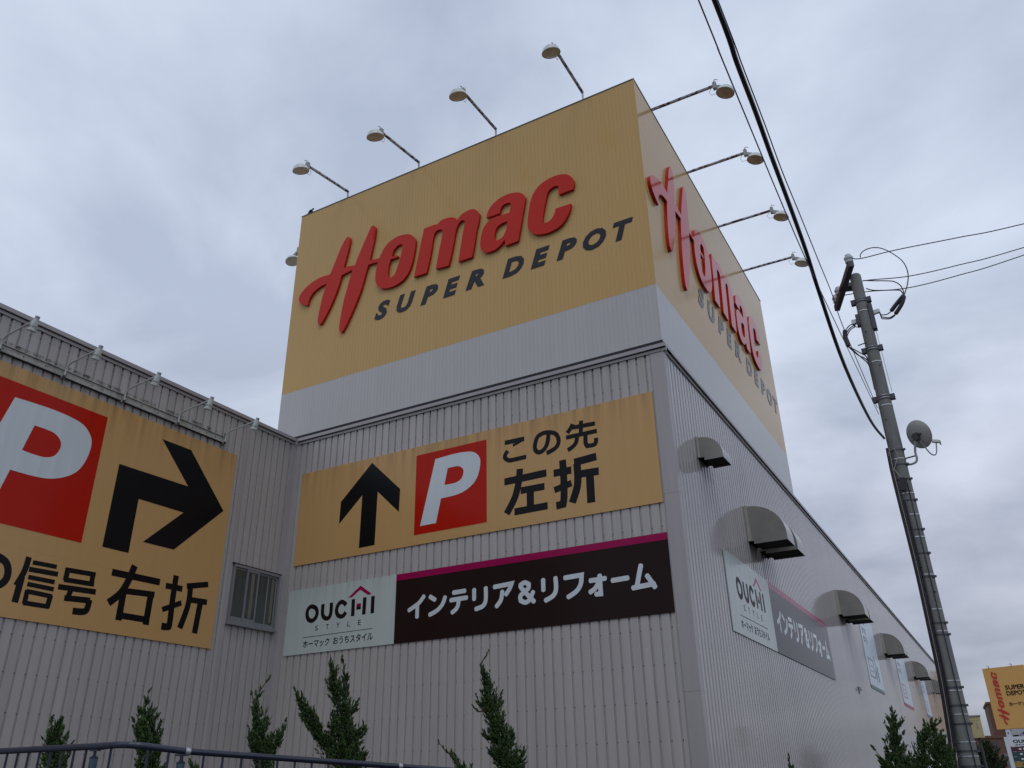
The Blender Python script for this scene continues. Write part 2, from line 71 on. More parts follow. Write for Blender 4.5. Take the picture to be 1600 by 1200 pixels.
T = {'T1':[[[-3.43,-9.27,1.6,0.096],[-3.46,-9.31,1.82,0.091],[-3.48,-9.34,1.99,0.08],[-3.48,-9.35,2.13,0.056],[-3.48,-9.35,2.28,0.012]],[[-3.65,-9.25,1.97,0.044],[-3.67,-9.29,2.08,0.031],[-3.68,-9.3,2.29,0.006]],[[-3.54,-9.17,1.8,0.05],[-3.53,-9.16,1.93,0.031],[-3.52,-9.15,2.05,0.006]],[[-3.57,-9.31,1.94,0.043],[-3.6,-9.34,2.05,0.025],[-3.61,-9.37,2.15,0.006]]],'T2':[[[-3.1,-8.5,1.59,0.115],[-3.13,-8.53,1.82,0.11],[-3.14,-8.54,1.97,0.117],[-3.15,-8.56,2.11,0.092],[-3.18,-8.59,2.27,0.059],[-3.2,-8.62,2.39,0.04],[-3.19,-8.61,2.56,0.007]],[[-3.34,-8.47,2.0,0.066],[-3.38,-8.52,2.16,0.047],[-3.42,-8.57,2.31,0.007]],[[-3.23,-8.42,2.06,0.06],[-3.22,-8.4,2.18,0.04],[-3.21,-8.39,2.26,0.007]],[[-3.22,-8.48,2.18,0.046],[-3.2,-8.46,2.29,0.027],[-3.19,-8.45,2.35,0.007]],[[-3.14,-8.46,1.88,0.046],[-3.12,-8.44,2.06,0.033],[-3.12,-8.44,2.2,0.007]],[[-3.16,-8.57,2.3,0.033],[-3.15,-8.55,2.35,0.02],[-3.14,-8.55,2.4,0.007]],[[-3.25,-8.36,1.73,0.053],[-3.23,-8.34,1.85,0.033],[-3.22,-8.32,1.92,0.007]]],'T3':[[[-2.92,-7.12,1.56,0.129],[-2.93,-7.13,1.82,0.13],[-2.96,-7.15,2.02,0.131],[-3.0,-7.2,2.22,0.096],[-3.03,-7.22,2.39,0.059],[-3.05,-7.25,2.53,0.03],[-3.01,-7.21,2.67,0.023],[-2.95,-7.14,2.82,0.005]],[[-3.15,-7.05,1.96,0.059],[-3.21,-7.1,2.17,0.037],[-3.24,-7.13,2.28,0.007]],[[-3.01,-6.98,1.89,0.081],[-2.95,-6.92,2.09,0.06],[-2.92,-6.89,2.23,0.038],[-2.9,-6.87,2.37,0.008]],[[-3.05,-7.1,2.16,0.059],[-3.01,-7.06,2.28,0.037],[-2.98,-7.02,2.38,0.008]],[[-3.07,-7.19,2.43,0.037],[-3.1,-7.22,2.54,0.022],[-3.13,-7.25,2.63,0.007]],[[-2.95,-7.14,2.02,0.058],[-2.89,-7.09,2.15,0.037],[-2.86,-7.06,2.24,0.007]]],'T4':[[[-2.66,-5.95,1.54,0.233],[-2.7,-5.98,1.82,0.236],[-2.73,-6.01,2.04,0.214],[-2.75,-6.03,2.26,0.16],[-2.78,-6.05,2.56,0.105],[-2.84,-6.1,2.75,0.098],[-2.88,-6.14,2.9,0.057],[-2.91,-6.17,3.16,0.008]],[[-2.9,-5.85,2.65,0.066],[-2.9,-5.85,2.89,0.05],[-2.95,-5.89,3.16,0.008]],[[-2.88,-5.91,1.9,0.16],[-3.01,-6.02,2.12,0.129],[-3.14,-6.13,2.31,0.097],[-3.24,-6.22,2.5,0.057],[-3.31,-6.29,2.69,0.033],[-3.35,-6.33,2.8,0.008]],[[-3.04,-6.12,2.27,0.072],[-3.12,-6.19,2.45,0.048],[-3.19,-6.26,2.59,0.024],[-3.23,-6.3,2.72,0.008]],[[-2.72,-5.92,2.0,0.127],[-2.64,-5.86,2.19,0.072],[-2.58,-5.81,2.27,0.04],[-2.59,-5.82,2.36,0.008]],[[-2.72,-6.0,2.41,0.072],[-2.65,-5.94,2.52,0.049],[-2.61,-5.91,2.62,0.008]],[[-2.8,-5.77,1.79,0.144],[-2.7,-5.69,1.93,0.065],[-2.66,-5.65,2.03,0.016]],[[-2.93,-5.95,2.34,0.065],[-2.97,-5.98,2.44,0.033],[-2.97,-5.98,2.48,0.008]]],'T5':[[[-1.24,-4.38,1.5,0.214],[-1.28,-4.4,1.8,0.2],[-1.33,-4.43,1.99,0.168],[-1.39,-4.46,2.18,0.144],[-1.46,-4.5,2.42,0.12],[-1.49,-4.52,2.62,0.12],[-1.51,-4.53,2.79,0.078],[-1.57,-4.57,2.95,0.044],[-1.61,-4.59,3.1,0.026],[-1.51,-4.53,3.27,0.006]],[[-1.65,-4.34,2.5,0.052],[-1.74,-4.39,2.62,0.035],[-1.8,-4.43,2.75,0.009]],[[-1.53,-4.33,2.51,0.07],[-1.47,-4.3,2.62,0.044],[-1.45,-4.29,2.75,0.009]],[[-1.37,-4.31,2.07,0.077],[-1.32,-4.28,2.19,0.051],[-1.33,-4.29,2.31,0.009]],[[-1.49,-4.45,2.13,0.068],[-1.58,-4.51,2.22,0.043],[-1.63,-4.53,2.28,0.017]],[[-1.26,-4.39,1.8,0.092],[-1.15,-4.32,1.89,0.067],[-1.12,-4.31,2.05,0.013]],[[-1.38,-4.18,1.88,0.06],[-1.32,-4.14,1.99,0.034],[-1.32,-4.15,2.08,0.009]],[[-1.48,-4.31,1.84,0.085],[-1.57,-4.36,1.98,0.051],[-1.64,-4.4,2.06,0.013]],[[-1.58,-4.43,2.63,0.043],[-1.64,-4.47,2.72,0.026],[-1.67,-4.49,2.79,0.009]],[[-1.43,-4.41,2.27,0.051],[-1.39,-4.39,2.34,0.034],[-1.38,-4.38,2.41,0.009]],[[-1.55,-4.55,2.49,0.017],[-1.65,-4.62,2.5,0.009],[-1.71,-4.65,2.59,0.005]]],'T6':[[[-1.35,-5.01,1.51,0.11],[-1.48,-5.1,1.73,0.064],[-1.58,-5.16,1.84,0.04],[-1.66,-5.21,1.95,0.028],[-1.73,-5.26,2.02,0.02],[-1.8,-5.3,2.11,0.006]],[[-1.72,-4.98,1.86,0.024],[-1.74,-4.98,1.95,0.016],[-1.74,-4.99,1.98,0.006]]],'T7':[[[-2.46,-8.51,1.58,0.062],[-2.48,-8.52,1.76,0.05],[-2.5,-8.55,1.89,0.006]],[[-2.61,-8.38,1.75,0.038],[-2.61,-8.39,1.88,0.006]]],'T8':[[[1.56,-1.2,1.38,0.11],[1.59,-1.19,1.71,0.046],[1.58,-1.19,1.95,0.009]]],'R1':[[[3.11,-1.94,1.37,0.213],[3.13,-1.93,1.71,0.166],[3.13,-1.94,1.9,0.109],[3.15,-1.93,2.09,0.076],[3.16,-1.93,2.25,0.059],[3.19,-1.93,2.39,0.026],[3.19,-1.93,2.48,0.006]],[[3.12,-1.67,2.22,0.043],[3.09,-1.68,2.33,0.026],[3.06,-1.68,2.4,0.006]],[[3.16,-1.74,2.18,0.051],[3.24,-1.73,2.27,0.034],[3.31,-1.72,2.34,0.006]],[[3.13,-1.8,2.1,0.043],[3.08,-1.81,2.19,0.034],[3.05,-1.81,2.28,0.009]],[[3.15,-1.87,2.0,0.059],[3.22,-1.86,2.09,0.034],[3.27,-1.85,2.14,0.007]],[[3.07,-1.94,1.82,0.067],[3.03,-1.95,1.96,0.034],[3.01,-1.95,2.07,0.007]],[[3.03,-1.69,1.56,0.118],[2.95,-1.7,1.75,0.068],[2.89,-1.7,1.87,0.034],[2.82,-1.71,1.99,0.006]],[[3.15,-1.74,1.83,0.068],[3.21,-1.73,1.96,0.034],[3.23,-1.73,2.05,0.007]],[[3.07,-1.81,1.71,0.067],[3.01,-1.82,1.8,0.034],[3.01,-1.82,1.93,0.007]],[[3.19,-1.86,1.67,0.083],[3.26,-1.86,1.82,0.042],[3.29,-1.85,1.92,0.008]]],'R2':[[[3.17,-0.44,1.35,0.182],[3.23,-0.43,1.72,0.119],[3.29,-0.43,1.88,0.102],[3.37,-0.42,2.09,0.083],[3.46,-0.41,2.22,0.056],[3.53,-0.41,2.37,0.009]],[[3.26,-0.14,1.97,0.057],[3.26,-0.14,2.08,0.028],[3.26,-0.14,2.15,0.008]],[[3.42,-0.2,2.21,0.038],[3.4,-0.2,2.3,0.019],[3.4,-0.2,2.4,0.007]],[[3.47,-0.27,2.22,0.038],[3.55,-0.26,2.32,0.019],[3.63,-0.25,2.4,0.007]],[[3.17,-0.36,1.68,0.065],[3.16,-0.37,1.8,0.037],[3.2,-0.36,1.89,0.009]],[[3.53,-0.41,2.26,0.028],[3.61,-0.4,2.31,0.019],[3.67,-0.4,2.36,0.007]]],'R3':[[[3.44,0.58,1.32,0.288],[3.46,0.58,1.72,0.253],[3.46,0.58,1.98,0.167],[3.45,0.58,2.16,0.089],[3.44,0.58,2.27,0.02]],[[3.54,0.9,1.81,0.139],[3.54,0.9,2.06,0.08],[3.51,0.9,2.22,0.02]]],'R4':[[[3.17,24.85,0.98,0.633],[3.3,24.86,1.86,0.59],[3.35,24.86,2.35,0.396],[3.36,24.86,2.76,0.099]],[[3.53,25.66,1.64,0.349],[3.72,25.67,2.08,0.2],[3.8,25.67,2.31,0.05]],[[3.01,25.45,1.87,0.25],[3.03,25.45,2.33,0.126],[3.05,25.45,2.61,0.051]],[[3.43,25.26,2.09,0.249],[3.61,25.27,2.49,0.1],[3.67,25.27,2.65,0.025]]]}
W = {'cable':[[3.757,-9.503,7.62],[3.745,-8.822,7.521],[3.734,-8.161,7.505],[3.722,-7.501,7.429],[3.707,-6.601,7.369],[3.693,-5.808,7.269],[3.682,-5.175,7.022],[3.654,-3.587,6.725],[3.598,-0.397,7.095],[3.536,3.196,7.821]],'A':[[3.771,-10.284,6.788],[3.759,-9.598,6.782],[3.709,-6.708,6.934],[3.671,-4.539,7.248],[3.605,-0.786,7.902],[3.515,4.399,8.488]],'B':[[3.754,-9.316,7.819],[3.74,-8.492,7.813],[3.724,-7.605,7.841],[3.708,-6.703,7.813],[3.69,-5.63,7.934],[3.666,-4.248,8.065],[3.643,-2.956,8.203],[3.627,-2.016,8.075],[3.513,4.502,8.68]],'r1':[[3.977,1.882,11.596],[4.647,2.099,11.699],[5.88,2.5,11.819],[7.093,2.894,11.953]],'r2':[[3.86,3.117,11.755],[4.765,3.411,11.734],[5.816,3.753,11.875],[7.128,4.179,12.121]],'r3':[[3.851,3.646,11.754],[4.709,3.925,11.728],[5.792,4.277,11.908],[7.151,4.718,12.229]],'loop1':[[3.942,2.266,11.862],[3.954,2.266,11.926],[4.035,2.269,12.0],[4.18,2.274,12.024],[4.329,2.277,11.981],[4.464,2.278,11.873],[4.601,2.279,11.702],[4.714,2.278,11.508],[4.759,2.278,11.319],[4.755,2.278,11.127],[4.703,2.278,10.933],[4.627,2.279,10.768],[4.587,2.279,10.697]],'loop2':[[3.897,2.264,11.276],[4.059,2.27,11.218],[4.394,2.277,11.104],[4.498,2.278,11.033],[4.562,2.279,10.937],[4.589,2.279,10.823],[4.582,2.279,10.71]],'loop3':[[3.909,2.265,11.07],[4.062,2.27,10.974],[4.493,2.278,10.844],[4.555,2.279,10.781],[4.577,2.279,10.701]],'spA':[[4.587,2.279,10.697],[4.415,2.278,10.543],[4.267,2.275,10.391]],'spB':[[4.583,2.279,10.678],[4.496,2.278,10.497],[4.331,2.277,10.299]],'t1':[[4.267,2.275,10.391],[4.174,2.273,10.346],[4.062,2.27,10.368]],'t2':[[4.331,2.277,10.299],[4.207,2.274,10.258],[4.069,2.27,10.319]],'t3':[[4.327,2.277,10.28],[4.218,2.274,10.23],[4.068,2.27,10.273]],'l1':[[3.527,2.245,10.32],[3.416,2.238,10.277],[3.331,2.231,10.184],[3.296,2.229,10.089]],'l2':[[3.526,2.245,10.268],[3.424,2.238,10.223],[3.348,2.233,10.138],[3.306,2.229,10.045]],'l3':[[3.527,2.245,10.226],[3.434,2.239,10.188],[3.357,2.233,10.094],[3.326,2.231,10.019]],'spL':[[3.329,2.081,10.127],[3.305,2.079,9.953],[3.33,2.081,9.718]],'d1':[[3.33,2.081,9.718],[3.458,2.09,9.51],[3.614,2.1,9.347],[3.632,2.101,9.122],[3.632,2.101,8.663]],'d2':[[3.35,2.082,9.713],[3.507,2.093,9.548],[3.616,2.1,9.421],[3.641,2.101,9.169]],'d3':[[3.365,2.084,9.684],[3.509,2.093,9.448],[3.623,2.1,9.246],[3.644,2.102,8.973]],'down1':[[3.615,2.11,7.4],[3.603,2.109,6.939],[3.61,2.11,6.359],[3.623,2.11,5.613],[3.63,2.111,4.898],[3.62,2.11,3.991],[3.605,2.109,3.129],[3.55,2.106,2.213],[3.497,2.103,1.676]],'down2':[[3.666,2.083,6.341],[3.678,2.083,5.598],[3.683,2.084,4.886],[3.672,2.083,3.982],[3.657,2.082,3.124],[3.6,2.079,2.21],[3.547,2.076,1.675]],'down3':[[3.71,2.075,6.332],[3.721,2.076,5.59],[3.725,2.076,4.879],[3.713,2.075,3.977],[3.697,2.075,3.12],[3.639,2.071,2.208],[3.585,2.068,1.674]],'strap':[[3.665,2.003,7.064],[3.785,2.009,6.873],[3.707,2.005,6.604]]}

# ------------------------------------------------------------------ materials
M = {}
def mat(name, color, rough=0.5, metal=0.0, vary=0.10, vscale=1.2, stretch=(1, 1, 1), rust=None, ior=1.5, objvary=0.0, drip=None, bump=0.0, bscale=40, spec=None):
    m = bpy.data.materials.new(name); m.use_nodes = True; t = m.node_tree; n = t.nodes; L = t.links
    b = n['Principled BSDF']; b.inputs['Roughness'].default_value = rough; b.inputs['Metallic'].default_value = metal; b.inputs['IOR'].default_value = ior
    if spec is not None: b.inputs['Specular IOR Level'].default_value = spec
    geo = n.new('ShaderNodeNewGeometry'); mp = n.new('ShaderNodeMapping'); mp.inputs['Scale'].default_value = stretch; L.new(geo.outputs['Position'], mp.inputs[0])
    tx = n.new('ShaderNodeTexNoise'); tx.inputs['Scale'].default_value = vscale; tx.inputs['Detail'].default_value = 6; tx.inputs['Roughness'].default_value = 0.6; L.new(mp.outputs[0], tx.inputs[0])
    mr = n.new('ShaderNodeMapRange'); mr.inputs[1].default_value = 0.25; mr.inputs[2].default_value = 0.75; mr.inputs[3].default_value = 1-vary; mr.inputs[4].default_value = 1+vary*0.5; L.new(tx.outputs[0], mr.inputs[0])
    v = mr.outputs[0]
    def mul(a, bb):
        q = n.new('ShaderNodeMath'); q.operation = 'MULTIPLY'; L.new(a, q.inputs[0])
        if isinstance(bb, float): q.inputs[1].default_value = bb
        else: L.new(bb, q.inputs[1])
        return q.outputs[0]
    if objvary:
        oi = n.new('ShaderNodeObjectInfo'); m2 = n.new('ShaderNodeMapRange'); m2.inputs[3].default_value = 1-objvary; m2.inputs[4].default_value = 1+objvary*.4; L.new(oi.outputs['Random'], m2.inputs[0]); v = mul(v, m2.outputs[0])
    if drip:       # dirt washed down from an edge: (z of the edge, length, strength, axis along the wall)
        sp_ = n.new('ShaderNodeSeparateXYZ'); L.new(geo.outputs['Position'], sp_.inputs[0])
        for (zt, ln, st, *ym) in drip:
            d = n.new('ShaderNodeMapRange'); d.inputs[1].default_value = zt-ln; d.inputs[2].default_value = zt; L.new(sp_.outputs[2], d.inputs[0])
            ab = n.new('ShaderNodeMath'); ab.operation = 'LESS_THAN'; ab.inputs[1].default_value = zt+.01; L.new(sp_.outputs[2], ab.inputs[0])
            mp2 = n.new('ShaderNodeMapping'); mp2.inputs['Scale'].default_value = (7, 7, 0.35); L.new(geo.outputs['Position'], mp2.inputs[0])
            t2 = n.new('ShaderNodeTexNoise'); t2.inputs['Scale'].default_value = 1.0; t2.inputs['Detail'].default_value = 5; L.new(mp2.outputs[0], t2.inputs[0])
            m3 = n.new('ShaderNodeMapRange'); m3.inputs[1].default_value = 0.40; m3.inputs[2].default_value = 0.68; L.new(t2.outputs[0], m3.inputs[0])
            pw = n.new('ShaderNodeMath'); pw.operation = 'POWER'; pw.inputs[1].default_value = 1.6; L.new(d.outputs[0], pw.inputs[0])
            a = mul(mul(mul(pw.outputs[0], m3.outputs[0]), ab.outputs[0]), float(st))
            if ym:
                yl = n.new('ShaderNodeMath'); yl.operation = 'LESS_THAN'; yl.inputs[1].default_value = ym[0]; L.new(sp_.outputs[1], yl.inputs[0]); a = mul(a, yl.outputs[0])
            inv = n.new('ShaderNodeMath'); inv.operation = 'SUBTRACT'; inv.inputs[0].default_value = 1; L.new(a, inv.inputs[1]); v = mul(v, inv.outputs[0])
    mx = n.new('ShaderNodeMix'); mx.data_type = 'RGBA'; mx.blend_type = 'MULTIPLY'; mx.inputs['Factor'].default_value = 1
    mx.inputs['A'].default_value = (*color, 1); L.new(v, mx.inputs['B']); c = mx.outputs['Result']
    if rust:       # (colour, threshold, noise scale)
        t3 = n.new('ShaderNodeTexNoise'); t3.inputs['Scale'].default_value = rust[2]; t3.inputs['Detail'].default_value = 5; L.new(geo.outputs['Position'], t3.inputs[0])
        m4 = n.new('ShaderNodeMapRange'); m4.inputs[1].default_value = rust[1]; m4.inputs[2].default_value = rust[1]+.05; L.new(t3.outputs[0], m4.inputs[0])
        mz = n.new('ShaderNodeMix'); mz.data_type = 'RGBA'; L.new(m4.outputs[0], mz.inputs['Factor']); L.new(c, mz.inputs['A']); mz.inputs['B'].default_value = (*rust[0], 1); c = mz.outputs['Result']
    L.new(c, b.inputs['Base Color'])
    if bump:
        t5 = n.new('ShaderNodeTexNoise'); t5.inputs['Scale'].default_value = bscale; t5.inputs['Detail'].default_value = 4; L.new(geo.outputs['Position'], t5.inputs[0])
        bp = n.new('ShaderNodeBump'); bp.inputs['Strength'].default_value = bump; bp.inputs['Distance'].default_value = 0.02; L.new(t5.outputs[0], bp.inputs['Height']); L.new(bp.outputs[0], b.inputs['Normal'])
    M[name] = m; return m
ST = (5, 5, 0.25)
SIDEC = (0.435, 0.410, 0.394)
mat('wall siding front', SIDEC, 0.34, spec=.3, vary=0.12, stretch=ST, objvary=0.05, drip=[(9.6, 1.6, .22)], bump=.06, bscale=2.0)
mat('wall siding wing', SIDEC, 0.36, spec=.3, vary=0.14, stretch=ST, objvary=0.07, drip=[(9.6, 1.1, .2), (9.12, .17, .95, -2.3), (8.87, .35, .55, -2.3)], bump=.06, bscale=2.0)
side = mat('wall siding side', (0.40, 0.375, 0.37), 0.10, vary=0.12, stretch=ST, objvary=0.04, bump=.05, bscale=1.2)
mat('tower panel grey', (0.465, 0.455, 0.445), 0.22, spec=.35, vary=0.05, stretch=ST, objvary=0.015, bump=.03, bscale=1.0)
mat('tower panel yellow', (0.56, 0.365, 0.15), 0.17, ior=1.21, vary=0.02, stretch=ST, objvary=0.012, bump=.03, bscale=1.0)
mat('flashing', (0.37, 0.345, 0.345), 0.35, vary=0.10, stretch=ST)
mat('coping', (0.34, 0.32, 0.325), 0.35, vary=0.12)
mat('dark gap and shade', (0.02, 0.02, 0.022), 0.8)  # near-black for joints, and for shade painted into gaps
mat('trim dark', (0.10, 0.10, 0.105), 0.5)
mat('rail pale', (0.42, 0.415, 0.37), 0.5, vary=0.35, vscale=3, drip=[(9.02, .2, .5)])
mat('sign yellow', (0.54, 0.325, 0.13), 0.18, vary=0.035, stretch=ST, drip=[(8.75, 1.1, .34)], spec=.25)
mat('sign red', (0.46, 0.013, 0.004), 0.14, ior=1.22, vary=0.05, drip=[(8.6, .8, .15)])
mat('sign white', (0.60, 0.66, 0.685), 0.2, spec=.3, vary=0.09, stretch=ST)
mat('sign black', (0.006, 0.006, 0.007), 0.25, spec=.15, vary=0.1)
mat('board pale', (0.50, 0.56, 0.53), 0.18, ior=1.25, vary=0.10, stretch=ST, drip=[(6.05, .6, .14), (5.85, .6, .14)])
mat('board brown', (0.022, 0.012, 0.011), 0.16, ior=1.17, vary=0.1)
mat('board magenta', (0.32, 0.006, 0.075), 0.16, ior=1.2, vary=0.05)
mat('ink brown', (0.018, 0.011, 0.011), 0.4, ior=1.15)
mat('logo red', (0.53, 0.016, 0.005), 0.12, ior=1.27, vary=0.04)
mat('logo black', (0.018, 0.02, 0.026), 0.25, ior=1.3, vary=0.1)
mat('galvanised', (0.42, 0.42, 0.45), 0.45, metal=.6, vary=.2, vscale=20)
mat('arm rusty', (0.42, 0.42, 0.47), 0.5, vary=.15, vscale=15, rust=((0.075, 0.022, 0.018), 0.50, 9))
mat('lamp enamel', (0.60, 0.64, 0.62), 0.35, vary=.1, vscale=8)
mat('lamp glass', (0.55, 0.55, 0.47), 0.12, vary=.25, vscale=6)
mat('lamp housing', (0.33, 0.34, 0.33), 0.5, vary=.3, vscale=25)
mat('lamp plastic', (0.50, 0.55, 0.52), 0.4, vary=.15, vscale=20)
mat('hood steel', (0.27, 0.26, 0.235), 0.24, vary=.2, vscale=2.2, metal=.1)
mat('hood edge', (0.42, 0.40, 0.35), 0.4, vary=.2, vscale=6)
mat('hood dark', (0.006, 0.006, 0.006), 0.8)
mat('hood stain', (0.10, 0.095, 0.10), 0.5, vary=.5, vscale=10, stretch=(3, 3, .2))
mat('glass', (0.06, 0.068, 0.062), 0.04, vary=.2, vscale=.8)
mat('curtain', (0.17, 0.16, 0.13), 0.9, vary=.3, stretch=(9, 9, .3))
mat('room dark', (0.03, 0.03, 0.026), 0.9)
mat('aluminium', (0.22, 0.22, 0.235), 0.4, metal=.1, vary=.1, vscale=10)
mat('concrete pole', (0.175, 0.18, 0.17), 0.75, vary=.22, vscale=3, stretch=(6, 6, .8), bump=.25, bscale=60)
mat('steel band', (0.52, 0.54, 0.55), 0.3, metal=.7, vary=.2, vscale=15)
mat('steel dark', (0.07, 0.072, 0.085), 0.5, metal=.3, vary=.2, vscale=15)
mat('porcelain', (0.60, 0.62, 0.66), 0.2, vary=.08)
mat('rubber black', (0.012, 0.011, 0.016), 0.45, vary=.2)
mat('wire grey', (0.04, 0.045, 0.06), 0.5)
mat('conduit pale', (0.33, 0.32, 0.28), 0.6)
mat('dish grey', (0.45, 0.45, 0.41), 0.45, vary=.08, vscale=4)
mat('fence navy', (0.016, 0.021, 0.042), 0.28, vary=.25, vscale=18)
mat('fence worn', (0.04, 0.085, 0.11), 0.45, vary=.3, vscale=20)
mat('asphalt', (0.05, 0.05, 0.052), 0.9, vary=.2, bump=.3, bscale=80)
mat('paving', (0.24, 0.235, 0.225), 0.85, vary=.2)
mat('soil', (0.055, 0.042, 0.03), 0.95, vary=.4, bump=.5, bscale=20)
mat('kerb', (0.33, 0.32, 0.30), 0.8, vary=.2)
mat('road paint', (0.7, 0.7, 0.68), 0.7, vary=.2, vscale=10)
mat('bark', (0.06, 0.04, 0.028), 0.9, vary=.3, vscale=10)
mat('roof sheet', (0.30, 0.30, 0.31), 0.6)
mat('brick brown', (0.13, 0.058, 0.038), 0.8, vary=.15, vscale=.6)
mat('building pale', (0.42, 0.42, 0.43), 0.7, vary=.1)
mat('building orange', (0.15, 0.075, 0.05), 0.8, vary=.15, vscale=.5)
mat('building grey', (0.17, 0.155, 0.155), 0.8, vary=.15, vscale=.5)
mat('window far', (0.05, 0.06, 0.075), 0.1)
mat('box cream', (0.55, 0.47, 0.24), 0.4, vary=.12, vscale=6)
mat('poster pale', (0.56, 0.66, 0.74), 0.3, vary=.12, vscale=2)
mat('poster green', (0.06, 0.17, 0.13), 0.4)
mat('poster red', (0.42, 0.05, 0.07), 0.4)
mat('poster blue', (0.08, 0.13, 0.33), 0.4)
mat('poster ink', (0.10, 0.13, 0.17), 0.4)
mat('pylon yellow', (0.66, 0.36, 0.10), 0.45, vary=.05)
mat('pylon red', (0.50, 0.03, 0.015), 0.4)
mat('pylon white', (0.66, 0.68, 0.70), 0.4)
mat('disc blue', (0.03, 0.13, 0.38), 0.35)
mat('strip maroon', (0.09, 0.012, 0.03), 0.4); mat('strip green', (0.02, 0.06, 0.05), 0.4); mat('strip amber', (0.32, 0.20, 0.03), 0.4)
# foliage
def foliage(name, c0, c1):
    m = bpy.data.materials.new(name); m.use_nodes = True; t = m.node_tree; n = t.nodes; L = t.links; b = n['Principled BSDF']
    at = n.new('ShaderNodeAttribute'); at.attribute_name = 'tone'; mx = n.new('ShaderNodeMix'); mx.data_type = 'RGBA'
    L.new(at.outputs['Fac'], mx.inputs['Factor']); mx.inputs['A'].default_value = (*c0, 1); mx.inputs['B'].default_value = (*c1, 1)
    L.new(mx.outputs['Result'], b.inputs['Base Color']); b.inputs['Roughness'].default_value = .6; b.inputs['Specular IOR Level'].default_value = .25
    M[name] = m
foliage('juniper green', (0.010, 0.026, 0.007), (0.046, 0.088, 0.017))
foliage('far green', (0.010, 0.020, 0.008), (0.035, 0.055, 0.018))

# dirt running down the glossy side wall under each ventilation hood
HOODS = [(1.62, 0.62, .53, 8.23, 7.70), (5.04, .76, .915, 7.60, 6.67), (6.14, .82, .915, 7.60, 6.67), (16.95, .95, .87, 7.66, 6.74), (18.14, .9, .87, 7.66, 6.74),
         (28.4, .85, .86, 7.66, 6.70), (29.4, .85, .86, 7.66, 6.70), (40.7, .95, .80, 7.70, 6.78), (41.9, .9, .80, 7.70, 6.78), (52.4, .95, .80, 7.70, 6.78)]
def side_dirt(m):
    t = m.node_tree; n = t.nodes; L = t.links; b = n['Principled BSDF']; src = b.inputs['Base Color'].links[0].from_socket
    geo = n.new('ShaderNodeNewGeometry'); s = n.new('ShaderNodeSeparateXYZ'); L.new(geo.outputs['Position'], s.inputs[0])
    tot = None
    def q(op, a, bb, clamp=False):
        k = n.new('ShaderNodeMath'); k.operation = op; k.use_clamp = clamp
        for i, v in enumerate((a, bb)):
            if isinstance(v, (int, float)): k.inputs[i].default_value = v
            else: L.new(v, k.inputs[i])
        return k.outputs[0]
    for (y, wd, d, zt, zb) in HOODS:
        g = q('SUBTRACT', 1.0, q('DIVIDE', q('ABSOLUTE', q('SUBTRACT', s.outputs[1], y+.18), 0), .42), True)
        f = q('MULTIPLY', q('LESS_THAN', s.outputs[2], zb+.1), q('SUBTRACT', 1.0, q('DIVIDE', q('SUBTRACT', zb, s.outputs[2]), 1.7), True))
        gg = q('MULTIPLY', q('POWER', g, .6), q('POWER', f, 1.3)); tot = gg if tot is None else q('ADD', tot, gg)
    mp = n.new('ShaderNodeMapping'); mp.inputs['Scale'].default_value = (1, 14, .3); L.new(geo.outputs['Position'], mp.inputs[0])
    tx = n.new('ShaderNodeTexNoise'); tx.inputs['Scale'].default_value = 1; tx.inputs['Detail'].default_value = 4; L.new(mp.outputs[0], tx.inputs[0])
    mr = n.new('ShaderNodeMapRange'); mr.inputs[1].default_value = .38; mr.inputs[2].default_value = .62; L.new(tx.outputs[0], mr.inputs[0])
    a = q('MULTIPLY', q('MULTIPLY', tot, mr.outputs[0]), .8, True)
    mx = n.new('ShaderNodeMix'); mx.data_type = 'RGBA'; L.new(a, mx.inputs['Factor']); L.new(src, mx.inputs['A']); mx.inputs['B'].default_value = (.045, .045, .055, 1)
    L.new(mx.outputs['Result'], b.inputs['Base Color'])
    r = n.new('ShaderNodeMapRange'); r.inputs[3].default_value = .10; r.inputs[4].default_value = .5; L.new(a, r.inputs[0]); L.new(r.outputs[0], b.inputs['Roughness'])
side_dirt(side)

